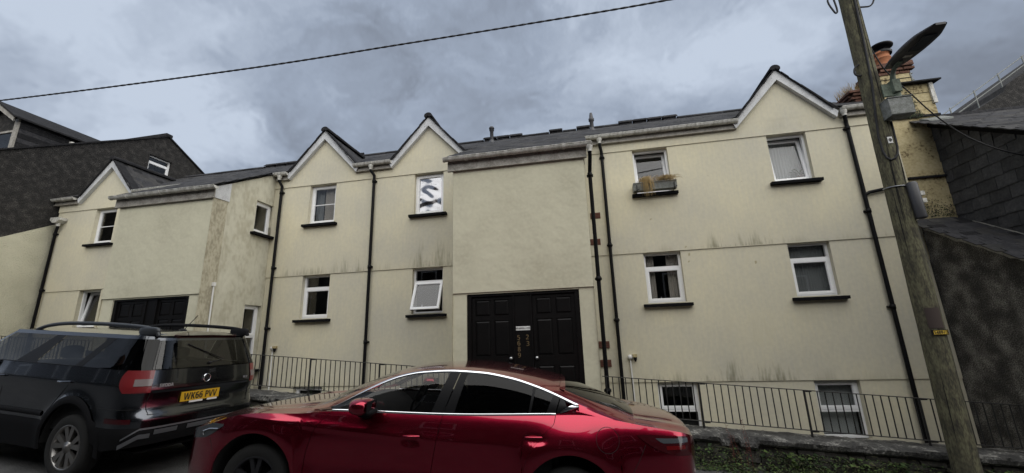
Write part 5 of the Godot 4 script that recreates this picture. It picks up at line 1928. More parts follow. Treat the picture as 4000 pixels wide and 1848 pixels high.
func mz_side_w(u: float, v: float) -> float:
	var w := tab(mz_w, u)
	if v < 0.45:
		w -= (0.45 - v) * (0.45 - v) * 0.75
	if v > 0.76:
		w -= (v - 0.76) * (v - 0.76) * 1.0
	# hollow along the doors, crease over the sill and swell over the wheels
	w -= 0.016 * exp(-pow((v - 0.58 - u * 0.015) / 0.11, 2)) * clampf(1.35 - absf(u) * 0.9, 0, 1)
	for c in MZ_WHEELS:
		var d := Vector2(u - c, (v - 0.35) * 0.95).length()
		w += 0.026 * exp(-pow((d - 0.45) / 0.13, 2))
	# character line that falls from the front wing across the doors
	var ln := 0.905 - 0.075 * clampf((u + 1.5) / 1.6, 0, 1)
	w += 0.012 * exp(-pow((v - ln) / 0.030, 2)) * clampf((u + 1.75) * 2.5, 0, 1) * clampf((1.9 - u) * 1.2, 0, 1) * clampf(1.0 - (u + 0.2) * 0.55, 0.35, 1)
	# cups behind the door handles
	for h in [[0.035, 0.815], [1.14, 0.868]]:
		var q := 1.0 - pow((u - h[0]) / 0.115, 2) - pow((v - h[1]) / 0.055, 2)
		if q > 0:
			w -= 0.017 * q * q * (3.0 - 2.0 * q)
	return w

func mz_side(u: float, t: float, side: float) -> Vector3:
	var v := lerpf(mz_low(u), tab(mz_sh, u), t)
	return Vector3(u, v, mz_side_w(u, v) * side)

func red_car() -> void:
	var car := vehicle("saloon_car", "glossy dark red saloon car parked in front of the flats, facing left", -1.85, 4.35, deg_to_rad(5))
	# lines where the panels part, as tables over the height share t
	var e0 := func(_t): return -2.45
	var e1 := func(t): return tab([[0.0, -0.93], [0.5, -0.95], [0.8, -0.905], [1.0, -0.775]], t)
	var e2 := func(t): return tab([[0.0, 0.20], [0.5, 0.24], [1.0, 0.295]], t)
	var e3 := func(t): return tab([[0.0, 1.02], [0.3, 1.06], [0.55, 1.20], [0.8, 1.31], [1.0, 1.325]], t)
	var e4 := func(_t): return 2.65
	var parts := [["body", e0, e1, 60], ["door", e1, e2, 46], ["door", e2, e3, 46], ["body", e3, e4, 60]]
	var doors := []
	var shell := nb()
	for side in [1.0, -1.0]:
		for p in parts:
			var st: SurfaceTool = shell if p[0] == "body" else nb()
			var gap0: float = 0.0 if p[1] == e0 else 0.0025
			var gap1: float = 0.0 if p[2] == e4 else 0.0025
			patch(st, p[3], 34, func(s, t):
				var a: float = p[1].call(t) + gap0
				var b: float = p[2].call(t) - gap1
				# denser stations at the ends of the car
				var k: float = s
				if p[1] == e0:
					k = 1.0 - cos(s * PI / 2) if s < 0.999 else 1.0
				elif p[2] == e4:
					k = sin(s * PI / 2)
				var m := mz_side(lerpf(a, b, k), t, side)
				return m)
			if p[0] == "door":
				doors.append([part("door", st, M.red, car), side])
	# bonnet and boot lid with the deck under the rear screen
	var lid := func(u: float, b: float) -> Vector3:
		var vs := tab(mz_sh, u)
		var w0 := mz_side_w(u, vs)
		var vc := tab(mz_vc, u)
		var ab := absf(b)
		# fold where the wing meets the bonnet
		var v := lerpf(vc, vs, pow(ab, 2.6)) + 0.010 * exp(-pow((ab - 0.80) / 0.07, 2)) - 0.012 * exp(-pow((ab - 0.64) / 0.08, 2)) * (1.0 if u < 0 else 0.3)
		return Vector3(u, v, w0 * b)
	var bon := nb()
	patch(bon, 60, 44, func(s, t):
		var b: float = t * 2 - 1
		var ue := lerpf(-1.10, -0.76, b * b)
		return lid.call(lerpf(-2.45, ue, 1.0 - cos(s * PI / 2)), b))
	patch(shell, 50, 40, func(s, t):
		var b: float = t * 2 - 1
		return lid.call(lerpf(1.36, 2.65, sin(s * PI / 2)), b))
	# nose and tail
	for e in [[-2.45, -1.0], [2.65, 1.0]]:
		patch(shell, 12, 6, func(s, t):
			var b: float = s * 2 - 1
			var lo := mz_low(e[0])
			var hi := tab(mz_sh, e[0]) + 0.02 * (1 - b * b)
			var v := lerpf(lo, hi, t)
			return Vector3(e[0] + e[1] * 0.02 * (1 - b * b), v, b * mz_side_w(e[0], v)))
	# floor
	for q in [[-2.3, -1.05], [-1.05, 1.05], [1.05, 2.5]]:
		bx(shell, q[0], q[1], 0.20, 0.22, -0.70 if absf(q[0] + q[1]) > 0.1 else -0.86, 0.70 if absf(q[0] + q[1]) > 0.1 else 0.86)
	part("body", shell, M.red, car)
	part("bonnet", bon, M.red, car)
	# greenhouse: rail curve at the side, crown curve in the middle
	var rail := [Vector3(-1.0, 0.995, 0.815), Vector3(-0.77, 1.045, 0.822), Vector3(-0.55, 1.165, 0.785), Vector3(-0.32, 1.285, 0.745), Vector3(-0.16, 1.345, 0.722), Vector3(0.03, 1.385, 0.71), Vector3(0.37, 1.41, 0.70), Vector3(0.61, 1.405, 0.705), Vector3(0.89, 1.37, 0.715), Vector3(1.16, 1.302, 0.73), Vector3(1.36, 1.232, 0.745), Vector3(1.53, 1.165, 0.75), Vector3(1.75, 1.108, 0.74), Vector3(2.03, 1.055, 0.68)]
	var crown := [Vector2(-1.14, 1.005), Vector2(-1.0, 1.075), Vector2(-0.72, 1.20), Vector2(-0.46, 1.305), Vector2(-0.25, 1.365), Vector2(0.0, 1.408), Vector2(0.37, 1.437), Vector2(0.62, 1.433), Vector2(0.9, 1.41), Vector2(1.15, 1.375), Vector2(1.37, 1.33), Vector2(1.6, 1.257), Vector2(1.86, 1.165), Vector2(2.1, 1.072)]
	var rs := func(a: float) -> Vector3:
		var i := clampi(int(a), 0, 12)
		return rail[i].cubic_interpolate(rail[i + 1], rail[maxi(i - 1, 0)], rail[mini(i + 2, 13)], a - i)
	var cs := func(a: float) -> Vector2:
		var i := clampi(int(a), 0, 12)
		return crown[i].cubic_interpolate(crown[i + 1], crown[maxi(i - 1, 0)], crown[mini(i + 2, 13)], a - i)
	var top := func(a: float, b: float) -> Vector3:
		var r: Vector3 = rs.call(a)
		var c: Vector2 = cs.call(a)
		var ab := absf(b)
		return Vector3(lerpf(c.x, r.x, pow(ab, 2.2)), r.y + (c.y - r.y) * (1 - pow(ab, 2.4)) + 0.012 * (1 - pow(ab, 8.0)), r.z * b)
	var roof := nb()
	patch(roof, 44, 28, func(s, t): return top.call(lerpf(3.7, 10.0, s), t * 2 - 1))
	for sd in [-1.0, 1.0]:
		patch(roof, 24, 4, func(s, t): return top.call(lerpf(0.0, 3.7, s), sd * lerpf(0.86, 1.0, t)))
		patch(roof, 20, 6, func(s, t): return top.call(lerpf(10.0, 13.0, s), sd * lerpf(0.80, 1.0, t)))
		# quarter panel between the rear pillar and the shoulder
		patch(roof, 16, 6, func(s, t):
			var r: Vector3 = rs.call(lerpf(10.9, 13.0, s))
			var vs := tab(mz_sh, r.x)
			var bpt := Vector3(r.x, vs - 0.003, mz_side_w(r.x, vs))
			var m := Vector3(r.x, r.y, r.z).lerp(bpt, t)
			m.z *= sd
			m.z += sd * 0.012 * sin(t * PI)
			return m)
	# fill between the rising rear corner of the side glass and the shoulder
	for sd in [-1.0, 1.0]:
		patch(roof, 10, 4, func(s, t):
			var u := lerpf(1.318, 1.535, s)
			var vs := tab(mz_sh, u) - 0.004
			var vb := lerpf(tab(mz_sh, 1.32), 1.15, clampf((u - 1.32) / 0.21, 0, 1)) + 0.012
			var wb := mz_side_w(u, tab(mz_sh, u))
			var r: Vector3 = Vector3(u, 1.165, 0.75)
			return Vector3(u, lerpf(vs, vb, t), lerpf(wb, lerpf(wb, r.z + 0.028, clampf((vb - vs) / 0.09, 0, 1)), t) * sd))
	# lip of the roof over the rear screen
	patch(roof, 2, 24, func(s, t): return top.call(10.0, (t * 2 - 1) * 0.86) + Vector3(0.05 * s, 0.006 - 0.012 * s, 0))
	part("roof", roof, M.red, car)
	var ws := nb()
	patch(ws, 24, 24, func(s, t): return top.call(lerpf(0.05, 3.7, s), (t * 2 - 1) * 0.862) + Vector3(0, -0.003, 0))
	part("windscreen", ws, M.car_glass, car)
	var bs := nb()
	patch(bs, 20, 24, func(s, t): return top.call(lerpf(10.05, 12.95, s), (t * 2 - 1) * 0.80) + Vector3(0, -0.004, 0))
	part("rear_screen", bs, M.privacy, car)
	var bk := nb()
	for sd in [-1.0, 1.0]:
		patch(bk, 20, 1, func(s, t): return top.call(lerpf(10.0, 13.0, s), sd * lerpf(0.772, 0.803, t)) + Vector3(0, 0.002, 0))
	part("screen_seal", bk, M.trim, car)
	# cowl and wipers
	var cw := nb()
	patch(cw, 4, 24, func(s, t):
		var b: float = t * 2 - 1
		return Vector3(lerpf(-1.12, -0.76, b * b) + s * 0.10, 0.985 - 0.02 * s, b * 0.80))
	tube(cw, [Vector3(-1.08, 1.03, 0.15), Vector3(-0.86, 1.045, 0.62)], 0.010, 6)
	tube(cw, [Vector3(-1.10, 1.03, -0.5), Vector3(-1.08, 1.04, 0.1)], 0.010, 6)
	part("cowl", cw, M.plastic, car)
	# side glass between belt and rail
	var railU := []
	var railW := []
	for p in rail:
		railU.append([p.x, p.y])
		railW.append([p.x, p.z])
	var gl := func(u: float, t: float, off: float, side: float) -> Vector3:
		var vb := tab(mz_sh, u) + 0.002
		if u > 1.32:
			vb = lerpf(tab(mz_sh, 1.32), 1.15, clampf((u - 1.32) / 0.21, 0, 1))
		var vt := tab(railU, u) - 0.004
		var wb := mz_side_w(u, tab(mz_sh, u)) - 0.006
		var wt := tab(railW, u) + 0.002
		return Vector3(u, lerpf(vb, vt, t), (lerpf(wb, wt, t) + 0.020 * sin(t * PI) + off) * side)
	for side in [1.0, -1.0]:
		var panes := [["window", -0.765, -0.765, 0.175, 0.315, M.car_glass, 0.0], ["pillar_trim", 0.175, 0.315, 0.288, 0.41, M.trim, 0.004], ["pillar_trim", 0.300, 0.418, 0.395, 0.487, M.trim, 0.004], ["window", 0.395, 0.487, 1.075, 1.120, M.privacy, 0.0], ["pillar_trim", 1.075, 1.120, 1.098, 1.143, M.trim, 0.004], ["window", 1.098, 1.143, 1.235, 1.31, M.privacy, 0.0], ["pillar_trim", 1.235, 1.31, 1.318, 1.365, M.trim, 0.003], ["pillar_trim", 1.328, 1.375, 1.44, 1.40, M.trim, 0.002]]
		for q in panes:
			var st := nb()
			patch(st, 18, 12, func(s, t):
				var t2: float = 0.035 + t * 0.925
				return gl.call(lerpf(lerpf(q[1], q[2], t2), lerpf(q[3], q[4], t2), s), t2, q[6], side))
			part(q[0], st, q[5], car)
		# bright trim round the side glass
		var ch := nb()
		patch(ch, 50, 3, func(s, t): return gl.call(lerpf(-0.77, 1.325, s), 0.0, 0.0, side) + Vector3(0, -0.004 + 0.020 * t, (0.007 + 0.006 * sin(t * PI)) * side))
		part("lower_trim", ch, M.chrome, car)
		var cu := nb()
		patch(cu, 60, 4, func(s, t): return gl.call(lerpf(-0.76, 1.53, s), 1.0, 0.003, side) + Vector3(0, 0.004 - 0.028 * t * clampf(s * 6, 0.2, 1), (0.007 * sin(t * PI) + 0.011 * t) * side))
		patch(cu, 10, 8, func(s, t):
			var u := lerpf(1.365, 1.532, s)
			return gl.call(u, t * lerpf(0.10, 0.99, pow(s, 1.3)), 0.010, side))
		part("upper_trim", cu, M.chrome, car)
		# mirror
		var mi := nb()
		ball(mi, Vector3(-0.405, 1.085, 1.02 * side), Vector3(0.095, 0.072, 0.125), 12, 0.75, Basis(Vector3.UP, -0.25 * side))
		part("mirror", mi, M.red, car)
		var mb := nb()
		ball(mb, Vector3(-0.375, 1.040, 0.99 * side), Vector3(0.085, 0.032, 0.11), 8, 0.7)
		ball(mb, Vector3(-0.43, 1.01, 0.90 * side), Vector3(0.07, 0.045, 0.045), 8, 0.7)
		bx(mb, -0.322, -0.312, 1.04, 1.14, 0.93 * side, 1.12 * side)
		part("mirror_foot", mb, M.plastic, car)
		# lamps
		var sw := func(u: float, v: float, off: float) -> Vector3: return Vector3(u, v, (mz_side_w(u, v) + off) * side)
		var hl := nb()
		patch(hl, 14, 8, func(s, t):
			var u := lerpf(-2.24, -1.83, s)
			var vt := minf(tab([[-2.24, 0.745], [-2.1, 0.785], [-1.95, 0.828], [-1.83, 0.828]], u), tab(mz_sh, u) + 0.004)
			var vb := tab([[-2.24, 0.66], [-2.05, 0.69], [-1.95, 0.735], [-1.83, 0.815]], u)
			return sw.call(u, lerpf(vb, vt, t), 0.005))
		var hp := part("headlight", hl, M.smoke_lamp, car)
		var hs := nb()
		tube(hs, [sw.call(-2.08, 0.745, 0.012), sw.call(-1.99, 0.775, 0.011), sw.call(-1.88, 0.785, 0.010)], 0.007, 6)
		tube(hs, [sw.call(-2.08, 0.745, 0.012), sw.call(-2.07, 0.705, 0.012)], 0.007, 6)
		part("light_strip", hs, M.chrome, hp)
		var tl := nb()
		patch(tl, 20, 8, func(s, t):
			var u := lerpf(2.03, 2.52, s)
			var vt := tab([[2.03, 0.952], [2.1, 0.958], [2.52, 0.940]], u)
			var vb := tab([[2.03, 0.948], [2.10, 0.90], [2.26, 0.825], [2.40, 0.795], [2.52, 0.79]], u)
			return sw.call(u, lerpf(vb, vt, t), 0.007))
		var tp := part("tail_light", tl, M.tail_dark, car)
		var ts := nb()
		patch(ts, 14, 3, func(s, t):
			var u := lerpf(2.19, 2.49, s)
			return sw.call(u, lerpf(tab([[2.19, 0.930], [2.26, 0.895], [2.49, 0.895]], u), tab([[2.19, 0.934], [2.49, 0.930]], u), t), 0.0095))
		part("clear_strip", ts, M.smoke_lamp, tp)
		var tr := nb()
		patch(tr, 10, 3, func(s, t): return sw.call(lerpf(2.28, 2.46, s), lerpf(0.845, 0.875, t), 0.0095))
		part("red_strip", tr, M.tail_red, tp)
		# wheel housings and wheels
		for i in 2:
			var c: float = MZ_WHEELS[i]
			var wl := nb()
			patch(wl, 28, 3, func(s, t):
				var a: float = s * PI
				var u := c - cos(a) * 0.422
				return Vector3(u, 0.345 + sin(a) * 0.43, (mz_side_w(u, mz_low(u)) - 0.004 - t * 0.32) * side))
			patch(wl, 8, 4, func(s, t): return Vector3(c + (s - 0.5) * 0.84, 0.2 + t * 0.57, 0.56 * side))
			part("wheel_arch", wl, M.void, car)
			wheel(car, c, 0.335, mz_side_w(c, 0.55) - 0.045, side, 0)
		# the gaps seen from outside are dark behind
		if side > 0:
			var fl := nb()
			var fc := Vector2(1.775, 0.905)
			var ring := []
			for i in 41:
				var a := TAU * i / 40
				var u := fc.x + cos(a) * 0.098
				var v := fc.y + sin(a) * 0.098
				ring.append(sw.call(u, v, 0.0005))
			tube(fl, ring, 0.0022, 4, false)
			part("fuel_flap_gap", fl, M.void, car)
		var bg := nb()
		tube(bg, [sw.call(-1.98, 0.70, 0.0), sw.call(-1.93, 0.64, 0.0), sw.call(-1.90, 0.60, 0.0)], 0.002, 4, false)
		var bg2 := nb()
		tube(bg2, [sw.call(2.10, 0.88, 0.0008), sw.call(2.07, 0.82, 0.0008), sw.call(2.04, 0.76, 0.0008), sw.call(2.0, 0.69, 0.0008), sw.call(1.96, 0.63, 0.0008), sw.call(1.93, 0.58, 0.0008)], 0.0024, 4, false)
		part("bumper_gap", bg, M.void, car)
		part("bumper_gap", bg2, M.void, car)
	for d in doors:
		var k: int = doors.find(d) % 2
		var hc := [[0.035, 0.830], [1.14, 0.883]][k] as Array
		var h := nb()
		var side: float = d[1]
		var p := []
		var r := []
		for i in 13:
			var u: float = hc[0] - 0.125 + 0.25 * i / 12.0
			var vv: float = hc[1] + 0.012 * (i / 12.0)
			p.append(Vector3(u, vv, (mz_side_w(u + (0.0 if i == 0 or i == 12 else 0.0), vv + 0.06) - 0.008 + 0.026 * sin(PI * clampf(i / 12.0, 0.04, 0.96))) * side))
			r.append(0.010 + 0.005 * sin(PI * i / 12.0))
		tube(h, p, r, 8)
		part("handle", h, M.red, d[0])
	# plate, lower rear trim and grille on the ends that face away from the camera
	var np := nb()
	bx(np, 2.668, 2.678, 0.60, 0.71, -0.26, 0.26)
	part("number_plate", np, M.plate, car)
	var rt := nb()
	patch(rt, 20, 3, func(s, t):
		var bb: float = s * 2 - 1
		return Vector3(2.675 - 0.10 * pow(absf(bb), 3.0), lerpf(0.28, 0.40, t), bb * 0.66))
	part("rear_trim", rt, M.plastic, car)
	var gr := nb()
	patch(gr, 16, 4, func(s, t):
		var bb: float = s * 2 - 1
		return Vector3(-2.478 + 0.05 * bb * bb, lerpf(0.38, 0.60, t), bb * 0.36))
	part("grille", gr, M.trim, car)
	# inside
	var ins := nb()
	bx(ins, -1.0, 1.9, 0.30, 0.34, -0.78, 0.78)
	patch(ins, 10, 10, func(s, t): return Vector3(lerpf(-1.05, -0.42, s), 0.96 + 0.05 * sin(s * PI) - 0.3 * pow(s, 4.0), lerpf(-0.80, 0.80, t)))
	bx(ins, 1.32, 1.36, 0.5, 1.03, -0.78, 0.78)
	for sd in [-1.0, 1.0]:
		bx(ins, -0.9, 1.3, 0.4, 0.985, 0.80 * sd, 0.815 * sd)
	part("interior", ins, M.seat, car)
	seat(car, 0.18, 0.38, 0.55, 1.05)
	seat(car, 0.18, -0.38, 0.55, 1.05)
	seat(car, 1.05, 0.40, 0.55, 1.02)
	seat(car, 1.05, -0.40, 0.55, 1.02)
	var sww := nb()
	var ring2 := []
	var sb := Basis(Vector3(0, 0, 1), 1.15)
	for i in 25:
		var a := TAU * i / 24
		ring2.append(Vector3(-0.33, 0.98, -0.38) + sb * Vector3(cos(a) * 0.18, 0, 0) + Vector3(0, 0, sin(a) * 0.18))
	tube(sww, ring2, 0.014, 6, false)
	ball(sww, Vector3(-0.345, 0.975, -0.38), Vector3(0.05, 0.06, 0.07), 6)
	bx(sww, -0.35, -0.33, 0.965, 0.985, -0.55, -0.21)
	part("steering_wheel", sww, M.plastic, car)
	var im := nb()
	ball(im, Vector3(-0.30, 1.27, 0.0), Vector3(0.02, 0.035, 0.11), 6, 0.7)
	part("inner_mirror", im, M.plastic, car)

# ---- the grey car: a plan outline that turns round the rear corner, drawn in by height
func yb(s: float, v: float, off := 0.0) -> Vector3:
	var ins := 0.0
	if v < 0.55:
		ins += (0.55 - v) * 0.16
	if v > 1.05:
		ins += (minf(v, 1.22) - 1.05) * 0.16
	if v > 1.22:
		ins += (v - 1.22) * 0.36
	var m := 1.0 if s <= 2.0 else -1.0
	var q := s if s <= 2.0 else 4.0 - s
	var p: Vector3
	if q <= 1.0:
		var u := lerpf(-1.75, 1.62, q)
		var w := 0.885 - ins - 0.03 * clampf(-0.6 - u, 0, 1)
		# swell of the wheel arches
		for c in [-1.38, 1.20]:
			var d := Vector2(u - c, v - 0.36).length()
			w += 0.022 * exp(-pow((d - 0.47) / 0.09, 2))
		w -= 0.012 * exp(-pow((v - 0.80) / 0.16, 2)) * clampf(1.3 - absf(u - 0.0) * 1.2, 0, 1)
		p = Vector3(u, v, w + off)
	else:
		var th := (q - 1.0) * PI / 2
		var cw := pow(cos(th), 0.42) if th < PI / 2 - 1e-4 else 0.0
		var sw := pow(maxf(sin(th), 0.0), 0.42)
		var ru := 0.50
		if v < 0.80:
			ru += 0.026 * smoothstep(0.80, 0.68, v) * clampf((v - 0.36) / 0.14, 0, 1)
		if v > 0.70 and v < 0.99:
			ru -= 0.02 * sin((v - 0.70) / 0.29 * PI)
		p = Vector3(1.62 + (ru - ins) * sw + off * sin(th), v, (0.885 - ins) * cw + off * cos(th))
	p.z *= m
	return p

func yl(q: float) -> float:
	var u := lerpf(-1.75, 1.62, q) if q <= 1.0 else 1.62 + 0.5 * pow(maxf(sin((q - 1.0) * PI / 2), 0.0), 0.42)
	var v := tab([[-1.75, 0.34], [-1.0, 0.28], [1.0, 0.28], [1.62, 0.34], [2.0, 0.40], [2.2, 0.42]], u)
	for c in [-1.38, 1.20]:
		var d := absf(u - c)
		if d < 0.445:
			v = maxf(v, 0.35 + sqrt(0.445 * 0.445 - d * d) * 1.12)
	return v

func us(u: float) -> float:
	return (u + 1.75) / 3.37

func grey_car() -> void:
	var car := vehicle("estate_car", "dark grey boxy estate car with roof rails and yellow rear plate, parked uphill", -7.1, 4.10, deg_to_rad(-5))
	car.basis = car.basis.scaled_local(Vector3(1, 1, 0.94))
	var body := nb()
	var low := nb()
	# painted flanks from the dark lower cladding to the belt, round the tail and back
	for part_ in [[0.0, 1.0, 90], [1.0, 2.0, 30], [2.0, 3.0, 30], [3.0, 4.0, 90]]:
		patch(body, part_[2], 26, func(s, t):
			var q := lerpf(part_[0], part_[1], s)
			var m: float = q if q <= 2 else 4 - q
			var l := maxf(yl(m), 0.60)
			return yb(q, lerpf(l, 1.215, t)))
		patch(low, part_[2], 10, func(s, t):
			var q := lerpf(part_[0], part_[1], s)
			var m: float = q if q <= 2 else 4 - q
			var l := yl(m)
			return yb(q, lerpf(l, maxf(0.605, l), t), 0.004))
	# pillars and header above the belt
	for q in [[1.0, 2.0], [2.0, 3.0]]:
		patch(body, 30, 12, func(s, t): return yb(lerpf(q[0], q[1], s), lerpf(1.545, 1.60, t)))
		var pil := nb()
		patch(pil, 10, 12, func(s, t):
			var k: float = lerpf(1.02, 1.62, s)
			var qq := k if q[0] == 1.0 else 4 - k
			return yb(qq, lerpf(1.215, 1.55, t), -0.001))
		part("rear_pillar", pil, M.trim, car)
	for m in [0.0, 1.0]:
		patch(body, 60, 3, func(s, t):
			var q := lerpf(us(-0.52), 1.0, s)
			return yb(q if m == 0.0 else 4 - q, lerpf(1.555, 1.60, t)))
	# roof
	patch(body, 50, 24, func(s, t):
		var b: float = t * 2 - 1
		var u := lerpf(-0.55, 1.98, s)
		var w := 0.885 - 0.137 - 0.027
		var uu := u if s < 1 else u
		var wl := w
		if u > 1.62:
			wl = w * pow(maxf(1.0 - pow((u - 1.62) / 0.366, 4.8), 0.0), 0.21)
		return Vector3(uu, 1.60 + 0.055 * (1 - b * b) * clampf((2.02 - u) * 5, 0, 1) - 0.03 * clampf(-u, 0, 1) - 0.0, wl * b))
	# bonnet and nose (off to the left)
	patch(body, 20, 16, func(s, t):
		var b: float = t * 2 - 1
		var u := lerpf(-2.05, -1.10, s)
		return Vector3(u, tab([[-2.05, 0.82], [-1.95, 0.97], [-1.75, 1.06], [-1.1, 1.14]], u) - 0.05 * b * b, b * lerpf(0.74, 0.85, clampf((u + 2.05) * 3, 0, 1))))
	patch(body, 16, 10, func(s, t):
		var b: float = s * 2 - 1
		return Vector3(-2.05 + 0.30 * pow(absf(b), 4.0), lerpf(0.34, 0.82, t), b * 0.86))
	for sd in [-1.0, 1.0]:
		quad(body, Vector3(-1.75, 0.34, 0.85 * sd), Vector3(-1.75, 1.20, 0.80 * sd), Vector3(-1.98, 0.95, 0.74 * sd), Vector3(-1.98, 0.34, 0.78 * sd), 1)
	part("body", body, M.grey, car)
	bx(low, -1.7, 1.95, 0.30, 0.32, -0.62, 0.62)
	part("lower_cladding", low, M.plastic, car)
	var wsn := nb()
	patch(wsn, 12, 16, func(s, t):
		var b: float = t * 2 - 1
		return Vector3(lerpf(-1.18, -0.52, s) + 0.14 * b * b, lerpf(1.13, 1.60, s) + 0.02 * (1 - b * b), b * lerpf(0.80, 0.715, s)))
	part("windscreen", wsn, M.car_glass, car)
	for m in [1.0, -1.0]:
		var sg := func(u: float, v: float, off: float) -> Vector3:
			return yb(us(u) if m > 0 else 4 - us(u), v, off)
		# front pillar
		var ap := nb()
		patch(ap, 3, 10, func(s, t):
			var u: float = lerpf(-1.18, -0.50, t) + s * 0.06
			var v := lerpf(1.20, 1.60, t)
			return yb(us(u) if m > 0 else 4 - us(u), v, -0.002))
		part("front_pillar", ap, M.grey, car)
		# side glass: foot [u0, u1], head [u0, u1]
		for q in [["window", -1.05, -0.12, -0.52, 0.335, M.car_glass_dark, -0.006], ["pillar_trim", -0.12, 0.26, 0.335, 0.505, M.trim, -0.001], ["window", 0.26, 1.00, 0.505, 1.30, M.car_glass_dark, -0.006], ["pillar_trim", 1.00, 1.13, 1.30, 1.43, M.trim, -0.001], ["window", 1.13, 1.62, 1.43, 1.62, M.privacy, -0.003]]:
			var st := nb()
			patch(st, 16, 10, func(s, t): return sg.call(lerpf(lerpf(q[1], q[3], t), lerpf(q[2], q[4], t), s), lerpf(1.218, 1.558, t), q[6]))
			part(q[0], st, q[5], car)
		var qg := nb()
		patch(qg, 14, 10, func(s, t):
			var k := lerpf(1.0, 1.585, s)
			return yb(k if m > 0 else 4 - k, lerpf(1.218, 1.558, t), 0.002))
		part("quarter_window", qg, M.privacy, car)
		var sl := nb()
		for y in [1.219]:
			tube(sl, [sg.call(-1.05, y, 0.0), sg.call(0.0, y, 0.0), sg.call(1.0, y, 0.0)], 0.006, 6)
		part("window_seal", sl, M.trim, car)
		# rail
		var rl := nb()
		tube(rl, smooth_pts([Vector3(-0.26, 1.605, 0.65 * m), Vector3(-0.08, 1.660, 0.64 * m), Vector3(0.30, 1.700, 0.64 * m), Vector3(0.94, 1.712, 0.64 * m), Vector3(1.55, 1.700, 0.64 * m), Vector3(1.80, 1.680, 0.64 * m), Vector3(1.93, 1.645, 0.64 * m), Vector3(1.96, 1.60, 0.64 * m)], 4), 0.024, 8)
		ball(rl, Vector3(1.80, 1.650, 0.64 * m), Vector3(0.17, 0.052, 0.030), 8, 0.6)
		part("roof_rail", rl, M.rail if m > 0 else M.plastic, car)
		# tail light in its three bands
		var tl := func(v0: float, v1: float, k0: float, k1: float, off: float) -> SurfaceTool:
			var st := nb()
			patch(st, 20, 8, func(s, t):
				var v := lerpf(v0, v1, t)
				var bow := 0.15 * sqrt(maxf(0.0, 1.0 - pow((v - 1.10) / 0.137, 2)))
				var ka := k0 - bow if k0 < 1.3 else k0
				var k := lerpf(ka, k1, s)
				return yb(k if m > 0 else 4 - k, v, off))
			return st
		var tp := part("tail_light", tl.call(0.975, 1.218, 1.26, 1.64, 0.008), M.tail, car)
		part("clear_band", tl.call(1.05, 1.125, 1.36, 1.635, 0.011), M.clear_lamp, tp)
		part("lower_band", tl.call(0.985, 1.03, 1.36, 1.60, 0.011), M.tail, tp)
		# reflector in the bumper
		var rf := nb()
		patch(rf, 10, 2, func(s, t):
			var k := lerpf(1.03, 1.42, s)
			return yb(k if m > 0 else 4 - k, lerpf(0.655, 0.705, t), 0.006))
		part("reflector", rf, M.tail_dark, car)
		# rubbing strip and handles
		var rb := nb()
		patch(rb, 20, 4, func(s, t): return sg.call(lerpf(-0.85, 0.70, s), lerpf(0.64, 0.70, t), 0.012 * sin(t * PI) + 0.004))
		part("rubbing_strip", rb, M.plastic, car)
		for u in [-0.28, 0.97]:
			var hd := nb()
			var pts := []
			for i in 9:
				pts.append(sg.call(u - 0.115 + 0.23 * i / 8.0, 1.035 + 0.01 * i / 8.0, 0.004 + 0.03 * sin(PI * clampf(i / 8.0, 0.06, 0.94))))
			tube(hd, pts, 0.014, 7)
			part("handle", hd, M.grey, car)
		# panel gaps
		var gps := [nb(), nb(), nb(), nb()]
		tube(gps[0], [sg.call(-0.12, 1.21, 0.0), sg.call(-0.20, 0.9, 0.0), sg.call(-0.20, 0.34, 0.0)], 0.003, 4, false)
		tube(gps[1], [sg.call(1.13, 1.21, 0.0), sg.call(1.02, 1.0, 0.0), sg.call(0.86, 0.80, 0.001), sg.call(0.72, 0.62, 0.001)], 0.003, 4, false)
		tube(gps[2], [sg.call(-1.1, 1.18, 0.0), sg.call(-1.12, 0.9, 0.0), sg.call(-1.0, 0.36, 0.0)], 0.003, 4, false)
		var bl := []
		for i in 14:
			var k := lerpf(us(1.62), 1.52, i / 13.0)
			bl.append(yb(k if m > 0 else 4 - k, 0.80, 0.0))
		tube(gps[3], bl, 0.003, 4, false)
		for gp in gps:
			part("panel_gap", gp, M.void, car)
		# wheel arch trim, housing and wheels
		for c in [-1.38, 1.20]:
			var tr := nb()
			patch(tr, 40, 3, func(s, t):
				var a: float = lerpf(-0.12, PI + 0.12, s)
				var rr := lerpf(0.43, 0.505, t)
				var u: float = c - cos(a) * rr
				var v: float = maxf(0.35 + sin(a) * rr * 1.10, 0.26)
				return yb(us(u) if m > 0 else 4 - us(u), v, 0.010 + 0.006 * sin(t * PI)))
			part("arch_trim", tr, M.plastic, car)
			var wl := nb()
			patch(wl, 28, 3, func(s, t):
				var a: float = s * PI
				var u: float = c - cos(a) * 0.44
				return Vector3(u, 0.35 + sin(a) * 0.49, (0.875 - t * 0.30) * m))
			patch(wl, 8, 4, func(s, t): return Vector3(c + (s - 0.5) * 0.88, 0.2 + t * 0.64, 0.56 * m))
			part("wheel_arch", wl, M.void, car)
			wheel(car, c, 0.345, 0.865, m, 1)
		var mr := nb()
		ball(mr, Vector3(-0.86, 1.19, 0.98 * m), Vector3(0.085, 0.085, 0.11), 8, 0.65)
		part("mirror", mr, M.grey, car)
	# tail
	var rw := nb()
	patch(rw, 30, 12, func(s, t): return yb(lerpf(1.60, 2.40, s), lerpf(1.225, 1.545, t), 0.004))
	part("rear_window", rw, M.privacy_rear, car)
	var tg := nb()
	for e in [[1.60, 1.21], [1.60, 0.99]]:
		pass
	var outl := []
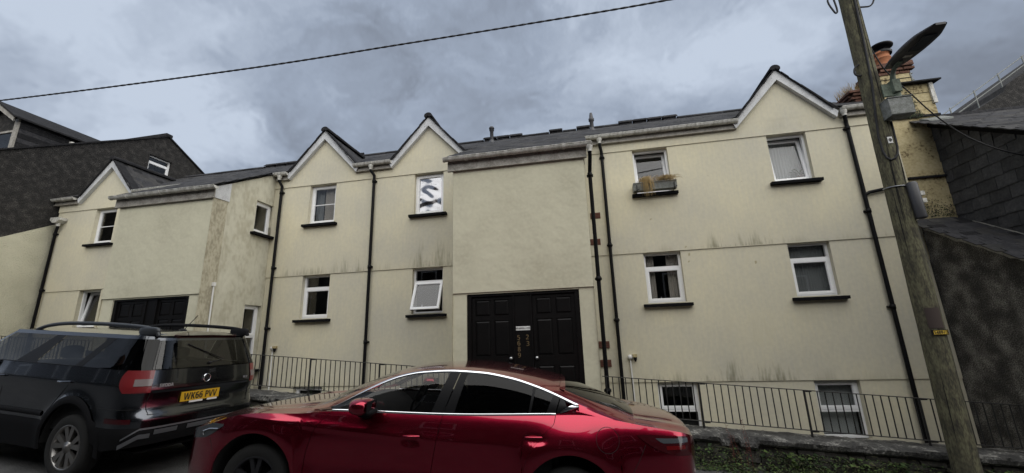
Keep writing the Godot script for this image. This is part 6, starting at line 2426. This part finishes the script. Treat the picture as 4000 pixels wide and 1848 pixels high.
	for q in [[1.62, 1.54], [1.63, 1.22], [1.64, 0.98], [1.63, 0.86], [1.66, 0.76], [1.74, 0.735], [2.0, 0.735], [2.26, 0.735], [2.34, 0.76], [2.37, 0.86], [2.36, 0.98], [2.37, 1.22], [2.38, 1.54]]:
		outl.append(yb(q[0], q[1], 0.001))
	tube(tg, smooth_pts(outl, 6), 0.0035, 5, false)
	part("tailgate_gap", tg, M.void, car)
	var cr := nb()
	patch(cr, 24, 3, func(s, t): return yb(lerpf(1.66, 2.34, s), lerpf(0.965, 0.995, t), 0.003 + 0.012 * t))
	part("tailgate_crease", cr, M.grey, car)
	var bz := nb()
	patch(bz, 24, 4, func(s, t): return yb(lerpf(1.80, 2.20, s), lerpf(1.578, 1.612, t), 0.012))
	part("brake_light", bz, M.tail_dark, car)
	var spo := nb()
	patch(spo, 30, 4, func(s, t): return yb(lerpf(1.5, 2.5, s), 1.60, 0.03 - 0.10 * (1 - t)) + Vector3(0, 0.022 - 0.03 * t, 0))
	part("spoiler", spo, M.grey, car)
	# bumper inserts
	for q in [[1.30, 1.72, 0.50, 0.025], [1.76, 1.94, 0.53, 0.025], [1.98, 2.30, 0.53, 0.025]]:
		var sv := nb()
		patch(sv, 16, 3, func(s, t):
			var k := lerpf(q[0], q[1], s)
			var dip := 0.10 * clampf((1.58 - k) / 0.28, 0, 1)
			return yb(k, q[2] - dip + q[3] * t * 2.0 - 0.01, 0.012 + 0.006 * t))
		part("bumper_insert", sv, M.satin, car)
	var bl2 := nb()
	patch(bl2, 40, 2, func(s, t):
		var k := lerpf(1.32, 2.5, s)
		var dip := 0.10 * clampf((1.58 - k) / 0.26, 0, 1) + 0.10 * clampf((k - 2.42) / 0.26, 0, 1)
		return yb(k, 0.585 - dip + 0.018 * t, 0.012))
	part("bumper_line", bl2, M.satin, car)
	# number plate
	var pc := yb(2.0, 0.885, 0.02)
	var pl := nb()
	bx(pl, pc.x - 0.01, pc.x, 0.83, 0.94, -0.26, 0.26)
	var po := part("number_plate", pl, M.plate, car, Vector3(0, -0.0, 0.07))
	var tb := Basis(Vector3.UP, PI / 2)
	var ti := inst("plate_lettering", text_mesh("WK66 PVV", 0.079, M.ink, 0.002, false, 700), M.ink, car, Vector3(pc.x + 0.002, 0.884, 0.07), tb)
	ti.scale = Vector3(0.86, 1, 1)
	var ps := nb()
	bx(ps, pc.x - 0.011, pc.x - 0.001, 0.808, 0.829, 0.03, 0.21)
	bx(ps, pc.x - 0.011, pc.x - 0.001, 0.808, 0.829, -0.17, -0.03)
	part("plate_surround", ps, M.white, car)
	# lettering and round badge
	var b1 := yb(1.62, 1.06, 0.0)
	inst("badge_lettering", text_mesh("SKODA", 0.036, M.badge, 0.004, false, 700), M.badge, car, Vector3(yb(1.80, 1.06, 0.006).x, 1.045, 0.53), tb)
	inst("badge_lettering", text_mesh("YETI", 0.028, M.badge, 0.004), M.badge, car, Vector3(yb(2.24, 1.06, 0.006).x, 1.045, -0.58), tb)
	var ec := yb(2.0, 1.09, 0.006)
	var em := nb()
	lathe(em, [[0.0, 0.006], [0.042, 0.006], [0.044, 0.0]], Vector3(ec.x, 1.085, 0.03), Vector3(1, 0, 0), 28)
	var eo := part("emblem", em, M.trim, car)
	var er := nb()
	lathe(er, [[0.043, 0.0], [0.043, 0.010], [0.050, 0.010], [0.052, 0.0]], Vector3(ec.x, 1.085, 0.03), Vector3(1, 0, 0), 28)
	# winged arrow inside the ring
	var wing := [Vector2(-0.028, -0.026), Vector2(-0.010, -0.026), Vector2(0.0, -0.012), Vector2(0.012, -0.026), Vector2(0.030, -0.026), Vector2(0.024, -0.002), Vector2(0.010, 0.022), Vector2(-0.012, 0.030), Vector2(0.002, 0.008), Vector2(-0.018, 0.006), Vector2(-0.026, -0.008)]
	var pk := PackedVector2Array(wing)
	prism(er, pk, Vector3(ec.x + 0.006, 1.085, 0.03), Vector3(ec.x + 0.009, 1.085, 0.03), Vector3(0, 0, -1), Vector3(0, 1, 0))
	part("emblem_ring", er, M.chrome, eo)
	# wiper, aerial
	var wi := nb()
	tube(wi, [yb(2.0, 1.27, 0.02), yb(2.02, 1.30, 0.025), yb(1.94, 1.50, 0.012)], 0.009, 6)
	ball(wi, yb(2.0, 1.265, 0.015), Vector3(0.02, 0.02, 0.025), 6)
	part("wiper", wi, M.trim, car)
	var an := nb()
	ball(an, Vector3(1.50, 1.655, 0.0), Vector3(0.07, 0.022, 0.03), 6)
	tube(an, [Vector3(1.52, 1.665, 0.0), Vector3(1.72, 1.86, 0.0)], [0.006, 0.004], 6)
	part("aerial", an, M.trim, car)
	# inside
	var ins := nb()
	bx(ins, -1.0, 1.9, 0.45, 0.48, -0.75, 0.75)
	bx(ins, -1.15, -0.75, 0.6, 1.14, -0.76, 0.76)
	for sd in [-1.0, 1.0]:
		bx(ins, -0.9, 1.55, 0.5, 1.19, 0.80 * sd, 0.815 * sd)
	part("interior", ins, M.seat, car)
	for q in [[-0.1, 0.38], [-0.1, -0.38], [0.85, 0.42], [0.85, -0.42]]:
		seat(car, q[0], q[1], 0.70, 1.22)

func _ready() -> void:
	setup()
	materials()
	M.plaque = mat(srgb(0.05, 0.035, 0.03), 0.8)
	M.car_glass_dark = glass(Color(0.008, 0.011, 0.011), 0.82)
	M.car_glass_dark.metallic_specular = 0.36
	M.badge = mat(srgb(0.42, 0.42, 0.43), 0.3, 0.3)
	M.rail = mat(srgb(0.06, 0.064, 0.07), 0.4, 0.5)
	M.tail_red = mat(srgb(0.10, 0.004, 0.005), 0.12)
	M.pane_mirror = mat(srgb(0.30, 0.30, 0.31), 0.10, 1.0)
	M.privacy_rear = glass(Color(0.006, 0.008, 0.008), 0.72)
	# ground
	var g := nb()
	patch(g, 24, 24, func(s, t):
		var x := lerpf(-150.0, 150.0, s)
		return Vector3(x, road_y(x), lerpf(-150.0, 150.0, 1 - t)))
	structure("road", g, M.asphalt)
	flats()
	left_house()
	right_house()
	far_hall()
	opposite()
	# walls and railings
	low_wall(0.10, 6.36, wall_top, "low stone wall with cement coping and weeds right of the doors")
	low_wall(-8.04, -2.52, wall_top, "low stone wall with cracked pale coping between the bays")
	low_wall(-15.55, -10.68, wall_top, "low stone wall mostly hidden behind the grey car")
	railing(0.09, 6.36, func(x): return -0.655 - 0.0826 * (x - 0.1), func(x): return -1.335 - 0.082 * (x - 1.55), wall_top, [1.57, 3.05, 4.52, 5.98], "black railing on the wall right of the doors, passing behind the pole")
	railing(-8.04, -2.52, func(x): return -0.13 - 0.084 * (x + 6.86), func(x): return -0.70 - 0.079 * (x + 6.78), wall_top, [-6.76, -5.33, -3.9, -2.56], "black railing on the wall between the two bays")
	railing(-15.55, -10.68, func(x): return 0.25 - 0.07 * (x + 11.0), func(x): return -0.30 - 0.07 * (x + 11.0), wall_top, [-14.6, -13.1, -11.6], "black railing beyond the grey car's roof at the left")
	greenery()
	window_box()
	pole()
	red_car()
	grey_car()
